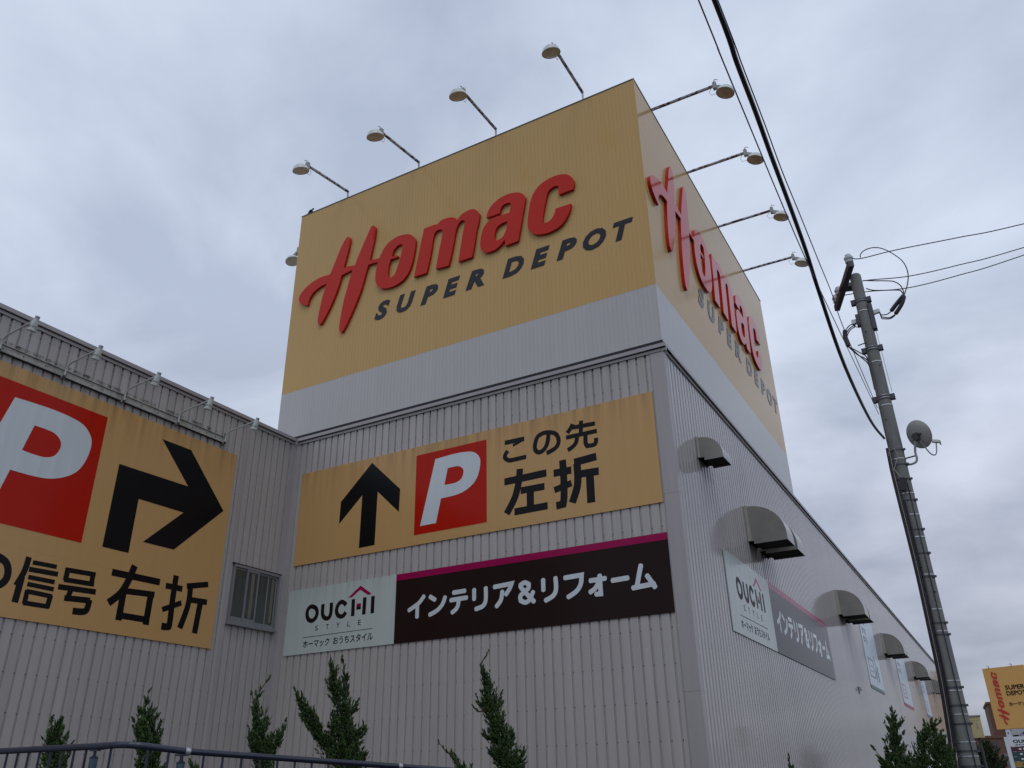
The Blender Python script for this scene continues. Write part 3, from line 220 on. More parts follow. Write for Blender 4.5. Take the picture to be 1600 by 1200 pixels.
# ------------------------------------------------------------------ object helpers
def props(o, label=None, cat=None, group=None, kind=None):
    if label: o['label'] = label
    if cat: o['category'] = cat
    if group: o['group'] = group
    if kind: o['kind'] = kind
    return o
def thing(name, label, cat, loc=(0, 0, 0), group=None, rot=None):
    o = bpy.data.objects.new(name, None); col.objects.link(o); o.location = loc; o.empty_display_size = .2
    if rot: o.rotation_euler = rot
    return props(o, label, cat, group)
class MB:
    def __init__(s): s.v = []; s.f = []; s.mi = []; s.cur = 0
    def add(s, vs, fs):
        k = len(s.v); s.v += [tuple(v) for v in vs]; s.f += [tuple(i+k for i in f) for f in fs]; s.mi += [s.cur]*len(fs); return s
    def box(s, a, b):
        x0, y0, z0 = (min(a[i], b[i]) for i in range(3)); x1, y1, z1 = (max(a[i], b[i]) for i in range(3))
        return s.add([(x0,y0,z0),(x1,y0,z0),(x1,y1,z0),(x0,y1,z0),(x0,y0,z1),(x1,y0,z1),(x1,y1,z1),(x0,y1,z1)],
                     [(3,2,1,0),(4,5,6,7),(0,1,5,4),(1,2,6,5),(2,3,7,6),(3,0,4,7)])
    def obox(s, c, ax, ay, az_):
        c, ax, ay, az_ = map(Vector, (c, ax, ay, az_)); vs = []
        for k in (-1, 1):
            for (i, j) in ((-1,-1),(1,-1),(1,1),(-1,1)): vs.append(c+ax*i+ay*j+az_*k)
        return s.add(vs, [(3,2,1,0),(4,5,6,7),(0,1,5,4),(1,2,6,5),(2,3,7,6),(3,0,4,7)])
    def tube(s, pts, r, n=8, cap=True):
        pts = [Vector(p) for p in pts]; k = len(pts); rs = r if isinstance(r, (list, tuple)) else [r]*k
        vs = []; prev = None
        for i, p in enumerate(pts):
            d = (pts[min(i+1, k-1)]-pts[max(i-1, 0)]).normalized()
            if prev is None:
                a = d.orthogonal().normalized()
            else:
                a = prev-d*prev.dot(d); a = a.normalized() if a.length > 1e-6 else d.orthogonal().normalized()
            prev = a; b = d.cross(a)
            for j in range(n):
                t = 2*math.pi*j/n; vs.append(p+(a*math.cos(t)+b*math.sin(t))*rs[i])
        fs = [(i*n+j, i*n+(j+1)%n, (i+1)*n+(j+1)%n, (i+1)*n+j) for i in range(k-1) for j in range(n)]
        if cap: fs += [tuple(range(n-1, -1, -1)), tuple((k-1)*n+j for j in range(n))]
        return s.add(vs, fs)
    def lathe(s, prof, n=20, o=(0,0,0), ax=(0,0,1), capa=False, capb=False):
        ax = Vector(ax).normalized(); a = ax.orthogonal().normalized(); b = ax.cross(a); o = Vector(o); vs = []
        for (r, h) in prof:
            for j in range(n):
                t = 2*math.pi*j/n; vs.append(o+ax*h+(a*math.cos(t)+b*math.sin(t))*r)
        k = len(prof); fs = [(i*n+j, i*n+(j+1)%n, (i+1)*n+(j+1)%n, (i+1)*n+j) for i in range(k-1) for j in range(n)]
        if capa: fs.append(tuple(range(n-1, -1, -1)))
        if capb: fs.append(tuple((k-1)*n+j for j in range(n)))
        return s.add(vs, fs)
    def mesh(s, name, mats, smooth=False):
        me = bpy.data.meshes.new(name); me.from_pydata(s.v, [], s.f)
        for mm in (mats if isinstance(mats, (list, tuple)) else [mats]): me.materials.append(M[mm])
        if any(s.mi): me.polygons.foreach_set('material_index', s.mi)
        if smooth:
            me.polygons.foreach_set('use_smooth', [True]*len(me.polygons)); me.set_sharp_from_angle(angle=R(35))
        me.update(); return me
    def build(s, name, mats, parent=None, smooth=False, loc=None):
        return link(name, s.mesh(name, mats, smooth), parent, loc)
def link(name, me, parent=None, loc=None):
    o = bpy.data.objects.new(name, me); col.objects.link(o); o.parent = parent
    if loc is not None: o.location = loc
    return o
def dup(o, parent=None, loc=None):
    c = o.copy(); col.objects.link(c); c.parent = parent
    if loc is not None: c.location = loc
    return c
def copy_tree(o, parent=None):
    c = dup(o, parent)
    for ch in list(o.children): copy_tree(ch, c)
    return c
def struct(o): o['kind'] = 'structure'; return o

def outline(pts):
    """(u, v, corner) control points -> dense closed outline, smooth between the corners"""
    n = len(pts); res = []
    for i in range(n):
        p0, p1, p2, p3 = pts[i-1], pts[i], pts[(i+1) % n], pts[(i+2) % n]
        if p1[2] and p2[2]: res.append((p1[0], p1[1])); continue
        a = p1 if p1[2] else p0; d = p2 if p2[2] else p3
        for k in range(5):
            t = k/5
            f = lambda i: .5*((2*p1[i])+(-a[i]+p2[i])*t+(2*a[i]-5*p1[i]+4*p2[i]-d[i])*t*t+(-a[i]+3*p1[i]-3*p2[i]+d[i])*t**3)
            res.append((f(0), f(1)))
    return res
def curve_mesh(name, loops, depth):
    """closed loops (holes included) -> mesh in the u, v plane, thickness 'depth' along w (0..depth)"""
    cu = bpy.data.curves.new(name, 'CURVE'); cu.dimensions = '2D'; cu.fill_mode = 'BOTH'; cu.extrude = depth/2
    for lp in loops:
        s = cu.splines.new('POLY'); s.points.add(len(lp)-1); s.use_cyclic_u = True
        for i, p in enumerate(lp): s.points[i].co = (p[0], p[1], 0, 1)
    o = bpy.data.objects.new(name, cu); col.objects.link(o); bpy.context.view_layer.update()
    me = bpy.data.meshes.new_from_object(o.evaluated_get(bpy.context.evaluated_depsgraph_get())); bpy.data.objects.remove(o); bpy.data.curves.remove(cu)
    for v in me.vertices: v.co.z += depth/2
    return me
def text_mesh(s, x0, x1, z0, z1, depth=.004, bold=.0, shear=0.0):
    cu = bpy.data.curves.new('t', 'FONT'); cu.body = s; cu.offset = bold; cu.shear = shear; cu.extrude = .01; cu.resolution_u = 3
    o = bpy.data.objects.new('t', cu); col.objects.link(o); bpy.context.view_layer.update()
    me = bpy.data.meshes.new_from_object(o.evaluated_get(bpy.context.evaluated_depsgraph_get())); bpy.data.objects.remove(o); bpy.data.curves.remove(cu)
    n = len(me.vertices); c = np.empty(n*3); me.vertices.foreach_get('co', c); c = c.reshape(-1, 3)
    mn, mx = c.min(0), c.max(0)
    c[:, 0] = x0+(c[:, 0]-mn[0])/(mx[0]-mn[0])*(x1-x0); c[:, 1] = z0+(c[:, 1]-mn[1])/(mx[1]-mn[1])*(z1-z0); c[:, 2] = (c[:, 2]-mn[2])/(mx[2]-mn[2])*depth
    me.vertices.foreach_set('co', c.ravel()); me.update(); return me
# planes: (u, v, w) -> world.  F looks to -Y, S and L look to +X
PL = {'F': lambda u, v, w: (u, -w, v), 'S': lambda u, v, w: (w, u, v), 'L': lambda u, v, w: (-10+w, u, v)}
def place(me, name, mt, plane, w, parent, mp=None, base=(0, 0, 0)):
    n = len(me.vertices); c = np.empty(n*3); me.vertices.foreach_get('co', c); c = c.reshape(-1, 3)
    u, v, ww = c[:, 0].copy(), c[:, 1].copy(), c[:, 2]+w
    if mp: u, v = mp(u, v)
    f = PL[plane]; x, y, z = f(u, v, ww); r = np.stack([np.zeros(n)+x, np.zeros(n)+y, np.zeros(n)+z], 1)-np.array(base)
    me.vertices.foreach_set('co', r.ravel())
    if plane in 'F': pass
    me.update(); me.materials.clear(); me.materials.append(M[mt]); me.name = name
    return link(name, me, parent)
def rect(x0, x1, z0, z1): return [(x0, z0), (x1, z0), (x1, z1), (x0, z1)]
def ribbon(pts, wd, depth=.004, round_=True, closed=False):
    """thick stroke as one flat solid without overlaps"""
    P = [Vector((p[0], p[1])) for p in pts]; dense = []
    n = len(P)
    for i in range(n if closed else n-1):
        g = lambda k: P[k % n] if closed else P[max(0, min(n-1, k))]
        a, b, c, d = g(i-1), g(i), g(i+1), g(i+2)
        def sharp(p, q, r):
            if (q-p).length < 1e-6 or (r-q).length < 1e-6: return True
            return (q-p).normalized().dot((r-q).normalized()) < .55
        if sharp(a, b, c): a = b
        if sharp(b, c, d): d = c
        st = 1 if n == 2 else 5
        for k in range(st):
            t = k/st; dense.append(.5*(2*b+(c-a)*t+(2*a-5*b+4*c-d)*t*t+(3*b-a-3*c+d)*t**3))
    if not closed: dense.append(P[-1])
    k = len(dense); L_, R_ = [], []
    for i, p in enumerate(dense):
        pa = dense[i-1] if (i > 0 or closed) else None; pb = dense[(i+1) % k] if (i < k-1 or closed) else None
        d1 = (p-pa).normalized() if pa is not None and (p-pa).length > 1e-7 else None; d2 = (pb-p).normalized() if pb is not None and (pb-p).length > 1e-7 else None
        if d1 is None: d1 = d2
        if d2 is None: d2 = d1
        n1 = Vector((-d1.y, d1.x)); n2_ = Vector((-d2.y, d2.x)); mm = (n1+n2_).normalized(); sc_ = min(1/max(.4, mm.dot(n1)), 2.2)
        L_.append(p+mm*wd/2*sc_); R_.append(p-mm*wd/2*sc_)
    if closed: return [[tuple(q) for q in L_], [tuple(q) for q in R_]]
    lp = list(L_)
    if round_:
        d = (dense[-1]-dense[-2]).normalized(); nn_ = Vector((-d.y, d.x))
        for j in range(1, 6): t = math.pi*j/6; lp.append(dense[-1]+(nn_*math.cos(t)+d*math.sin(t)*.7)*wd/2)
    lp += R_[::-1]
    if round_:
        d = (dense[0]-dense[1]).normalized(); nn_ = Vector((-d.y, d.x))
        for j in range(1, 6): t = math.pi*j/6; lp.append(dense[0]+(nn_*math.cos(t)+d*math.sin(t)*.7)*wd/2)
    return [[tuple(q) for q in lp]]

def stroke_mesh(pts, wd, round_=True, rise=.0008):
    """flat film stroke as a strip of quads; it climbs a hair along its length so that it never lies in its own plane"""
    lp = ribbon(pts, wd, round_=False)[0]; k = len(lp)//2; L_ = lp[:k]; R_ = lp[k:][::-1]; mb = MB()
    z = lambda i: rise*i/max(1, k-1)
    for i in range(k): mb.v += [(L_[i][0], L_[i][1], z(i)), (R_[i][0], R_[i][1], z(i))]
    for i in range(k-1): mb.f.append((2*i, 2*i+1, 2*i+3, 2*i+2)); mb.mi.append(0)
    if round_:
        for e_, dsg in ((0, -1), (k-1, 1)):
            a, b = Vector(L_[e_]), Vector(R_[e_]); c = (a+b)/2; h = (a-b)/2; d = Vector((h.y, -h.x))*dsg; vs_ = []
            for j in range(9): t = math.pi*j/8; q = c+h*math.cos(t)+d*math.sin(t)*.75; vs_.append((q.x, q.y, z(e_)))
            mb.add(vs_, [tuple(range(9))] if dsg < 0 else [tuple(range(8, -1, -1))])
    me = bpy.data.meshes.new('s'); me.from_pydata(mb.v, [], mb.f); me.update(); return me

# ------------------------------------------------------------------ ground
def sheet(name, mt, x0, x1, y0, y1, z): return struct(MB().add([(x0,y0,z),(x1,y0,z),(x1,y1,z),(x0,y1,z)], [(0,1,2,3)]).build(name, mt))
sheet('ground', 'asphalt', -900, 900, -900, 900, 0)
sheet('pavement', 'paving', -60, 8.2, -16.5, -10.9, .12)
struct(MB().box((-60, -16.72, .004), (8.4, -16.5, .14)).box((8.2, -16.5, .004), (8.4, 70, .14)).build('kerb', 'kerb'))
pb = struct(MB().box((-9.9, -10.9, .003), (8.2, -.05, .82)).box((.03, -.05, .003), (8.2, 70, .6)).build('planting_bed', 'soil'))
struct(MB().box((-9.9, -11.1, .003), (8.2, -10.9, .86)).build('retaining_kerb', 'kerb'))
mk = MB()
for i in range(14): mk.add([(-60+i*10, -20.1, .004), (-55+i*10, -20.1, .004), (-55+i*10, -19.95, .004), (-60+i*10, -19.95, .004)], [(0,1,2,3)])
props(mk.build('road_markings', 'road paint'), kind='structure')

# ------------------------------------------------------------------ the store
ZR = 9.763
store = thing('store_building', 'grey corrugated metal store building with its sign tower at the corner', 'building')
core = MB(); core.box((-40, .04, 0), (-.04, 62, 9.60)); core.box((-40, -16, 0), (-10.04, .039, 9.60))
core.build('wall_core', 'roof sheet', store)
def siding(z0, z1, pitch, count, gw=.040, gd=.028, sl=.0035):
    """one siding sheet: flat faces proud, narrow grooves; local u along the wall, w outward"""
    pr = []
    for i in range(count):
        u = i*pitch; pr += [(u+gw/2, 0), (u+pitch-gw/2-sl, 0), (u+pitch-gw/2, -gd), (u+pitch+gw/2-sl, -gd)]
    pr = [(0, -gd)]+[(gw/2-sl, -gd)]+pr[:-1]+[(count*pitch, -gd)]
    return pr
def sheet_mesh(pr, z0, z1, plane, mt, edge=.0):
    mb = MB(); n = len(pr)
    for k, (u, wv) in enumerate(pr):
        u = min(max(u, edge), pr[-1][0]-edge)
        for z in (z0, z1):
            mb.v.append({'F': (u, -wv, z), 'S': (wv, u, z), 'L': (wv, u, z)}[plane])
    for i in range(n-1):
        q = (2*i, 2*i+2, 2*i+3, 2*i+1); mb.f.append(q); mb.mi.append(0)
    return mb.mesh('siding_panel', mt)
prF = siding(0, 1, .2, 5)
me = sheet_mesh(prF, .0, 9.64, 'F', 'wall siding front')
for i in range(10): link('siding_panel', me, store, (-10+i*1.0, 0, 0))
me = sheet_mesh(prF, .0, 9.64, 'L', 'wall siding wing')
for i in range(16): link('siding_panel', me, store, (-10, -16+i, 0))
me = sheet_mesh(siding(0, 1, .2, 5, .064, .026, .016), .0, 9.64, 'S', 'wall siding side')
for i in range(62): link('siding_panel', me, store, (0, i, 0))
# screws on the girt lines
for pl, u0, u1, mt, rows in (('F', -9.8, -.3, 'steel dark', [9.46, 9.0]+[8.44-.62*k for k in range(13)]), ('L', -15.8, -.3, 'steel dark', [9.46, 9.0]+[8.42-.62*k for k in range(13)])):
    mb = MB(); n = int(round((u1-u0)/.2))+1
    for zr in rows:
        for i in range(n):
            u = u0+i*.2; z = zr+rnd.uniform(-.012, .012); q = PL[pl](u, z, -.0275); d = PL[pl](0, 0, 1); d = Vector(d)-Vector(PL[pl](0, 0, 0))
            mb.lathe([(.011, 0), (.011, .006), (.005, .010)], 5, q, d, capb=True)
    so = mb.build('siding_screws', mt, store); so['kind'] = 'stuff'
# flashings
fl = MB(); 
for (za, zb_) in ((0, 3.0), (3.004, 6.57), (6.574, 9.598)):
    mb = MB(); mb.box((-.285, -.012, za), (.0, -.001, zb_)); mb.box((.0, -.012, za), (.012, .16, zb_)); mb.box((-.296, -.020, za), (-.287, -.0005, zb_))
    mb.build('corner_flashing', 'flashing', store)
    MB().box((-.303, -.004, za), (-.2965, .02, zb_)).build('flashing_joint', 'dark gap and shade', store)
mb = MB(); mb.box((-9.99, -.012, 0), (-9.84, -.001, 9.598)); mb.box((-9.999, -.16, 0), (-9.985, -.012, 9.598)); mb.build('inner_flashing', 'flashing', store)
MB().box((-9.998, -1.70, 0), (-9.985, -1.60, 9.598)).build('joint_flashing', 'flashing', store)
# copings: band, dark strip painted as the shadow gap, lower trim
def coping(a, b, plane, joints):
    mb = MB()
    js = joints
    for i in range(len(js)-1):
        u0, u1 = js[i]+.002, js[i+1]-.002
        q0 = PL[plane](u0, 9.680, .075); q1 = PL[plane](u1, ZR, -.35); MB().box(q0, q1).build('coping', 'coping', store)
    q0 = PL[plane](a, 9.670, .040); q1 = PL[plane](b, 9.680, -.02); MB().box(q0, q1).build('coping_shade_strip', 'dark gap and shade', store)
    q0 = PL[plane](a, 9.605, .028); q1 = PL[plane](b, 9.670, -.02); MB().box(q0, q1).build('coping_trim', 'coping', store)
coping(-9.92, .074, 'F', [-9.92, -6.6, -3.3, .074])
coping(-16, -.08, 'L', [-16, -13, -10, -7, -4, -1.2, -.08])
coping(.03, 62, 'S', [-.072]+[6*k for k in range(1, 11)]+[62])
# groove closers under the trims
for pl, u0, n in (('F', -9.8, 49), ('L', -15.8, 79)):
    mb = MB()
    for i in range(n):
        u = u0+i*.2; mb.box(PL[pl](u-.022, 9.578, .002), PL[pl](u+.022, 9.604, -.024))
    props(mb.build('groove_closer', 'dark gap and shade', store), kind='stuff')
# sliding window in the wing wall
W0, W1, WB, WT = -1.573, -.147, 4.93, 6.22
win = MB(); X = -10
fr = MB()
fr.box((X-.02, W0, WT-.06), (X+.065, W1, WT)); fr.box((X-.02, W0, WB), (X+.065, W1, WB+.05)); fr.box((X-.02, W0, WB+.05), (X+.065, W0+.03, WT-.06)); fr.box((X-.02, W1-.03, WB+.05), (X+.065, W1, WT-.06))
wf = fr.build('window', 'aluminium', store)
MB().box((X-.02, W0-.05, WT+.002), (X+.07, W1+.05, WT+.02)).build('drip_cap', 'dark gap and shade', wf)
MB().box((X-.02, W0-.04, WB-.045), (X+.085, W1+.03, WB-.002)).build('sill', 'aluminium', wf)
def sash(y0, y1, x, bot=.09):
    mb = MB(); mb.box((x-.012, y0, WB+.052), (x+.012, y0+.038, WT-.062)); mb.box((x-.012, y1-.038, WB+.052), (x+.012, y1, WT-.062)); mb.box((x-.012, y0+.038, WB+.052), (x+.012, y1-.038, WB+.052+bot)); mb.box((x-.012, y0+.038, WT-.105), (x+.012, y1-.038, WT-.062))
    mb.build('sash', 'aluminium', wf); MB().box((x-.003, y0+.038, WB+.052+bot), (x+.003, y1-.038, WT-.105)).build('pane', 'glass', wf)
sash(W0+.036, -1.13, X+.018); sash(-1.17, -.80, X+.046); sash(-.84, W1-.052, X+.020, .05)
MB().box((X+.0245, -.50, WB+.10), (X+.030, -.465, WT-.105)).build('mullion', 'aluminium', wf)
MB().box((X+.0015, W0+.036, WB+.051), (X+.003, W1-.051, WT-.061)).build('interior', 'room dark', wf)
for y0, y1 in ((-1.02, -.93), (-.36, -.28)): MB().box((X+.0235 if y0 > -.5 else X+.050, y0, WB+.16), (X+.0245 if y0 > -.5 else X+.051, y1, WT-.12)).build('curtain', 'curtain', wf)
# lamp rail above the big parking sign
rail = MB()
rail.box((X+.0, -16, 8.872), (X+.045, -2.32, 8.884)); rail.box((X+.0, -16, 8.884), (X+.05, -2.32, 9.005)); rail.box((X, -16, 9.005), (X+.075, -2.32, 9.02)); rl = rail.build('lamp_rail', 'rail pale', store)
MB().box((X+.002, -16, 8.866), (X+.056, -2.32, 8.871)).build('rail_shade_strip', 'dark gap and shade', store)  # dark strip stands in for the shade beneath the rail
st = MB()
for i in range(24):
    y = -2.55-i*.42+rnd.uniform(-.1, .1); st.box((X+.0495, y-.012, 8.925), (X+.056, y+.012, 8.95))
props(st.build('rail_bolts', 'steel dark', store), kind='stuff')

# ------------------------------------------------------------------ sign tower
TX0, TY1, TB, TM, TT = -10.741, 12.162, 9.872, 11.241, 17.210
tower = thing('sign_tower', 'square sign tower on the store roof, yellow above and pale grey below', 'sign tower', (0, 0, 0))
MB().box((TX0+.03, .035, 9.602), (-.035, TY1-.03, TT-.02)).build('tower_core', 'roof sheet', tower)
MB().box((TX0+.01, .0, 9.78), (-.0, TY1-.01, TB-.005)).build('base_shade_band', 'dark gap and shade', tower)  # solid dark band, painted as the shaded gap under the tower
def panel_profile(wd, n, gw=.005, gd=.0032):
    p = wd/n; pr = [(.0, -gd), (.0025, 0)]
    for i in range(1, n): pr += [(i*p-gw/2, 0), (i*p, -gd), (i*p+gw/2, 0)]
    pr += [(wd-.0025, 0), (wd, -gd)]
    return pr
def panels(plane, u0, wd, cnt, n, base):
    pr = panel_profile(wd, n)
    for (z0, z1, mt) in ((TB, TM-.001, 'tower panel grey'), (TM+.001, TT-.03, 'tower panel yellow')):
        mb = MB()
        for (u, wv) in pr:
            for z in (z0, z1): mb.v.append((u, -wv, z) if plane == 'F' else (wv, u, z))
        for i in range(len(pr)-1): mb.f.append((2*i, 2*i+2, 2*i+3, 2*i+1)); mb.mi.append(0)
        me = mb.mesh('cladding_panel', mt)
        for i in range(cnt): link('cladding_panel', me, tower, (u0+i*wd, 0, 0) if plane == 'F' else (0, u0+i*wd, 0))
panels('F', TX0, 10.741/13, 13, 8, 0); panels('S', 0, TY1/14, 14, 8, 0)
MB().box((TX0, .001, TB), (TX0+.03, TY1, TT-.03)).build('left_wall', 'tower panel yellow', tower)
MB().box((TX0, TY1-.03, TB), (-.002, TY1, TT-.03)).build('back_wall', 'tower panel yellow', tower)
# thin top trim
for a, b in (((TX0-.01, -.012, TT-.03), (.012, .05, TT)), ((-.05, .051, TT-.03), (.012, TY1+.01, TT)), ((TX0-.01, .051, TT-.03), (TX0+.05, TY1+.01, TT)), ((TX0+.051, TY1-.05, TT-.03), (-.051, TY1+.01, TT))):
    MB().box(a, b).build('top_trim', 'trim dark', tower)
mb = MB(); mb.box((-.03, -.006, TM), (.006, -.0005, TT-.031)); mb.box((.0005, -.0005, TM), (.006, .03, TT-.031)); mb.build('corner_trim', 'tower panel yellow', tower)
mb = MB(); mb.box((-.03, -.006, TB), (.006, -.0005, TM-.001)); mb.box((.0005, -.0005, TB), (.006, .03, TM-.001)); mb.build('corner_trim', 'tower panel grey', tower)
# lettering in relief, front and side
LD = .068
sxy = lambda u, v: (u*1.17+12.38, v*1.2-2.85)
for k in ('H', 'o', 'm', 'a', 'c'):
    lps = [outline(l) for l in D[k]]
    for plane, mp in (('F', None), ('S', sxy)):
        me = curve_mesh('letter', lps, LD); place(me, 'letter', 'logo red', plane, .012, tower, mp)
for k, ch in (('S','S'),('U','U'),('P','P'),('E','E'),('R','R'),('D','D'),('E2','E'),('P2','P'),('O','O'),('T','T')):
    x0, x1 = D['SD'][k]
    pad = .012 if ch in 'SUO' else 0
    for plane, mp in (('F', None), ('S', lambda u, v: (u*1.17+12.38, (v-12.633)*1.16+12.53))):
        me = text_mesh(ch, x0, x1, 12.633-pad, 13.152+pad, .006, bold=.052, shear=.30); place(me, 'letter', 'logo black', plane, .003, tower, mp)

# ------------------------------------------------------------------ parking signs
def board(plane, u0, u1, v0, v1, mt, w0, w1, parent, name='board'):
    q0 = PL[plane](u0, v0, w0); q1 = PL[plane](u1, v1, w1); return MB().box(q0, q1).build(name, mt, parent)
s1 = thing('parking_sign', 'yellow parking sign with an upward arrow and red P, on the front wall', 'sign')
nb = 4; a0, a1 = -9.669, -.321
for i in range(nb):
    board('F', a0+(a1-a0)*i/nb+.0007, a0+(a1-a0)*(i+1)/nb-.0007, 6.419, 8.756, 'sign yellow', .003, .024, s1)
board('F', -6.14, -4.243, 6.646, 8.540, 'sign red', .0245, .027, s1, 'red_square')
lp = [outline(l) for l in D['P']]; place(curve_mesh('letter', lp, .002), 'letter', 'sign white', 'F', .0275, s1)
place(curve_mesh('arrow', [[p[:2] for p in D['arF']]], .003), 'arrow', 'sign black', 'F', .0245, s1)
for i, l in enumerate(D['KF']):
    place(stroke_mesh(l[1:], l[0]*1.07, False), 'character_stroke', 'sign black', 'F', .0247+i%7*.0004, s1)
s2 = thing('parking_sign', 'big yellow parking sign with a right-turn arrow on the left wing wall', 'sign')
cuts = [-9.05, -7.25, -5.35, -3.6, -1.914]
for i in range(4):
    for (z0, z1) in ((4.321, 5.50), (5.501, 7.15), (7.151, 8.722)):
        board('L', cuts[i]+.0006, cuts[i+1]-.0006, z0, z1, 'sign yellow', .003, .024, s2)
board('L', -7.93, -5.325, 5.851, 8.428, 'sign red', .0245, .027, s2, 'red_square')
# same letter shape as on the front sign, larger
PX0, PX1 = min(p[0] for p in D['P'][0]), max(p[0] for p in D['P'][0]); PZ0, PZ1 = min(p[1] for p in D['P'][0]), max(p[1] for p in D['P'][0])
kx = 1.372; kz = 1.372
mpP = lambda u, v: ((u-PX1)*kx-5.546, (v-PZ1)*kz+8.172)
place(curve_mesh('letter', lp, .002), 'letter', 'sign white', 'L', .0275, s2, mpP)
place(curve_mesh('arrow', [[p[:2] for p in D['arL']]], .003), 'arrow', 'sign black', 'L', .0245, s2)
no = [[(p[0]+3.087)/.669*.655-7.15, (p[1]-7.862)/.541*.62+4.70] for p in D['KF'][3][1:]]
for i, l in enumerate([[.10]+no]+D['KL']):
    place(stroke_mesh(l[1:], l[0]*(1.28 if i < 17 else 1.2), False), 'character_stroke', 'sign black', 'L', .0247+i%7*.0004, s2)

# ------------------------------------------------------------------ interior and reform boards (front and side)
def shop_board(plane, label, mp, sc_):
    t = thing('shop_sign', label, 'sign')
    def bd(x0, x1, z0, z1, mt, w0, w1, name):
        (u0, u1), (v0, v1) = mp(np.array([x0, x1]), np.array([z0, z1])); return board(plane, u0, u1, v0, v1, mt, w0, w1, t, name)
    bd(-9.712, -6.575, 4.355, 5.83, 'board pale', .003, .022, 'pale_board')
    nb = 5 if plane == 'S' else 3
    for i in range(nb):
        x0 = -6.573+(6.264)*i/nb; bd(x0+.0004, x0+6.264/nb-.0004, 4.355, 5.83, 'board brown', .003, .022, 'brown_board')
    bd(-6.568, -.311, 5.69, 5.828, 'board magenta', .0222, .0235, 'magenta_band')
    for l in D['kana']:
        place(stroke_mesh(l, .094), 'letter_stroke', 'sign white', plane, .0228+rnd.uniform(0, .0015), t, mp)
    for i, l in enumerate(D['ouchi']):
        place(curve_mesh('stroke', ribbon(l, .098, round_=False, closed=(i == 0)), .0015), 'letter_stroke', 'ink brown', plane, .0225, t, mp)
    for i, l in enumerate(D['roof'][:3]):
        place(curve_mesh('emblem', [l], .0015), 'emblem', ('board magenta', 'board magenta', 'ink brown')[i], plane, .0225, t, mp)
    place(curve_mesh('rule', ribbon(D['roof'][3], .012, round_=False), .0015), 'rule', 'ink brown', plane, .0225, t, mp)
    for ch, (x0, x1, z0, z1) in zip('STYLE', D['style']):
        place(text_mesh(ch, x0, x1, 4.839, 4.952, .0015, bold=.004), 'letter', 'ink brown', plane, .0225, t, mp)
    place(text_mesh('ホーマック', D['hm'][0], D['hm'][1], D['hm'][2]-.01, D['hm'][3]+.005, .0015, bold=.018), 'lettering', 'ink brown', plane, .0225, t, mp)
    place(text_mesh('おうちスタイル', D['ou'][0], D['ou'][1], D['ou'][2]-.005, D['ou'][3]+.01, .0015, bold=.018), 'lettering', 'ink brown', plane, .0225, t, mp)
    return t
shop_board('F', 'long pale and dark brown shop board with magenta stripe on the front wall', lambda u, v: (u, v), 1)
shop_board('S', 'pale and dark shop board with magenta stripe on the side wall below the hoods', lambda u, v: ((u+9.712)*1.1908+2.596, (v-4.355)*1.149+4.349), 1)

# ------------------------------------------------------------------ floodlights on the tower
def floodlight(name, label, group, base, dirv, L_, rise, drop):
    """base on the top edge, arm runs along dirv"""
    t = thing(name, label, 'floodlight', base, group)
    d = Vector(dirv)
    MB().tube([(0, 0, -.3), (0, 0, rise)], .028, 8).build('riser', 'galvanised', t, True)
    MB().tube([(0, 0, rise), d*L_+Vector((0, 0, rise-drop))], .040, 8).build('arm', 'arm rusty', t, True)
    e = d*L_+Vector((0, 0, rise-drop)); sd_ = d.cross(Vector((0, 0, 1)))
    axis = (Vector((0, 0, 1))*.96+d*.27).normalized()          # points out of the back of the reflector; it shines at the wall
    c = e+d*.25+Vector((0, 0, -.34))
    bk = MB().obox(e+d*.02+Vector((0,0,-.01)), d*.045, sd_*.05, Vector((0, 0, .10))).build('bracket', 'lamp housing', t)
    MB().tube([e+Vector((0,0,.09))+sd_*.03, e+d*.05+Vector((0, 0, .17))+sd_*.03, e+d*.12+Vector((0, 0, .12))+sd_*.03], .012, 6).build('eye_bolt', 'galvanised', bk)
    MB().obox(e+d*.13+Vector((0,0,-.12)), d*.09+Vector((0,0,-.05)), sd_*.04, Vector((.0, 0, .055))).build('lamp_holder', 'lamp housing', t)
    MB().tube([e-d*.05+Vector((0,0,-.02)), e-d*.14+Vector((0,0,-.14)), e-d*.10+Vector((0,0,-.26)), c-d*.20+axis*.06], .006, 6).build('lamp_cord', 'galvanised', t)
    rf = MB().lathe([(.0, .175), (.07, .17), (.13, .145), (.18, .10), (.208, .045), (.222, .0), (.228, -.006), (.228, -.02), (.216, -.02)], 28, c, axis).build('reflector', 'lamp enamel', t, True)
    MB().lathe([(.217, -.012), (.18, -.022), (.12, -.03), (.03, -.034)], 28, c, axis, False, True).build('lens', 'lamp glass', rf, True)
    return t
nm = ['farthest left', 'second from the left', 'third from the left', 'rightmost and highest']
for x, l, L_, rz, dp in zip((-9.06, -6.50, -3.975, -1.40), nm, (1.62, 1.62, 1.55, 1.47), (.31, .29, .32, .33), (.27, .24, .07, -.06)):
    floodlight('floodlight', 'floodlight over the tower front, '+l, 'floodlights along the tower top', (x, .09, TT), (0, -1, 0), L_+.07, rz, dp)
nm = ['nearest, by the tower corner', 'second from the tower corner', 'third from the tower corner', 'farthest and lowest in the picture']
for y, l in zip((1.39, 4.24, 7.23, 10.13), nm):
    floodlight('floodlight', 'floodlight on rusty arm over the tower right face, '+l, 'floodlights along the tower top', (-.09, y, TT), (1, 0, 0), 1.71, .15, .02)
floodlight('floodlight', 'dome floodlight half hidden behind the left edge of the tower', 'floodlights along the tower top', (TX0+.02, 1.42, TT), (-1, 0, 0), 1.45, .2, .05)
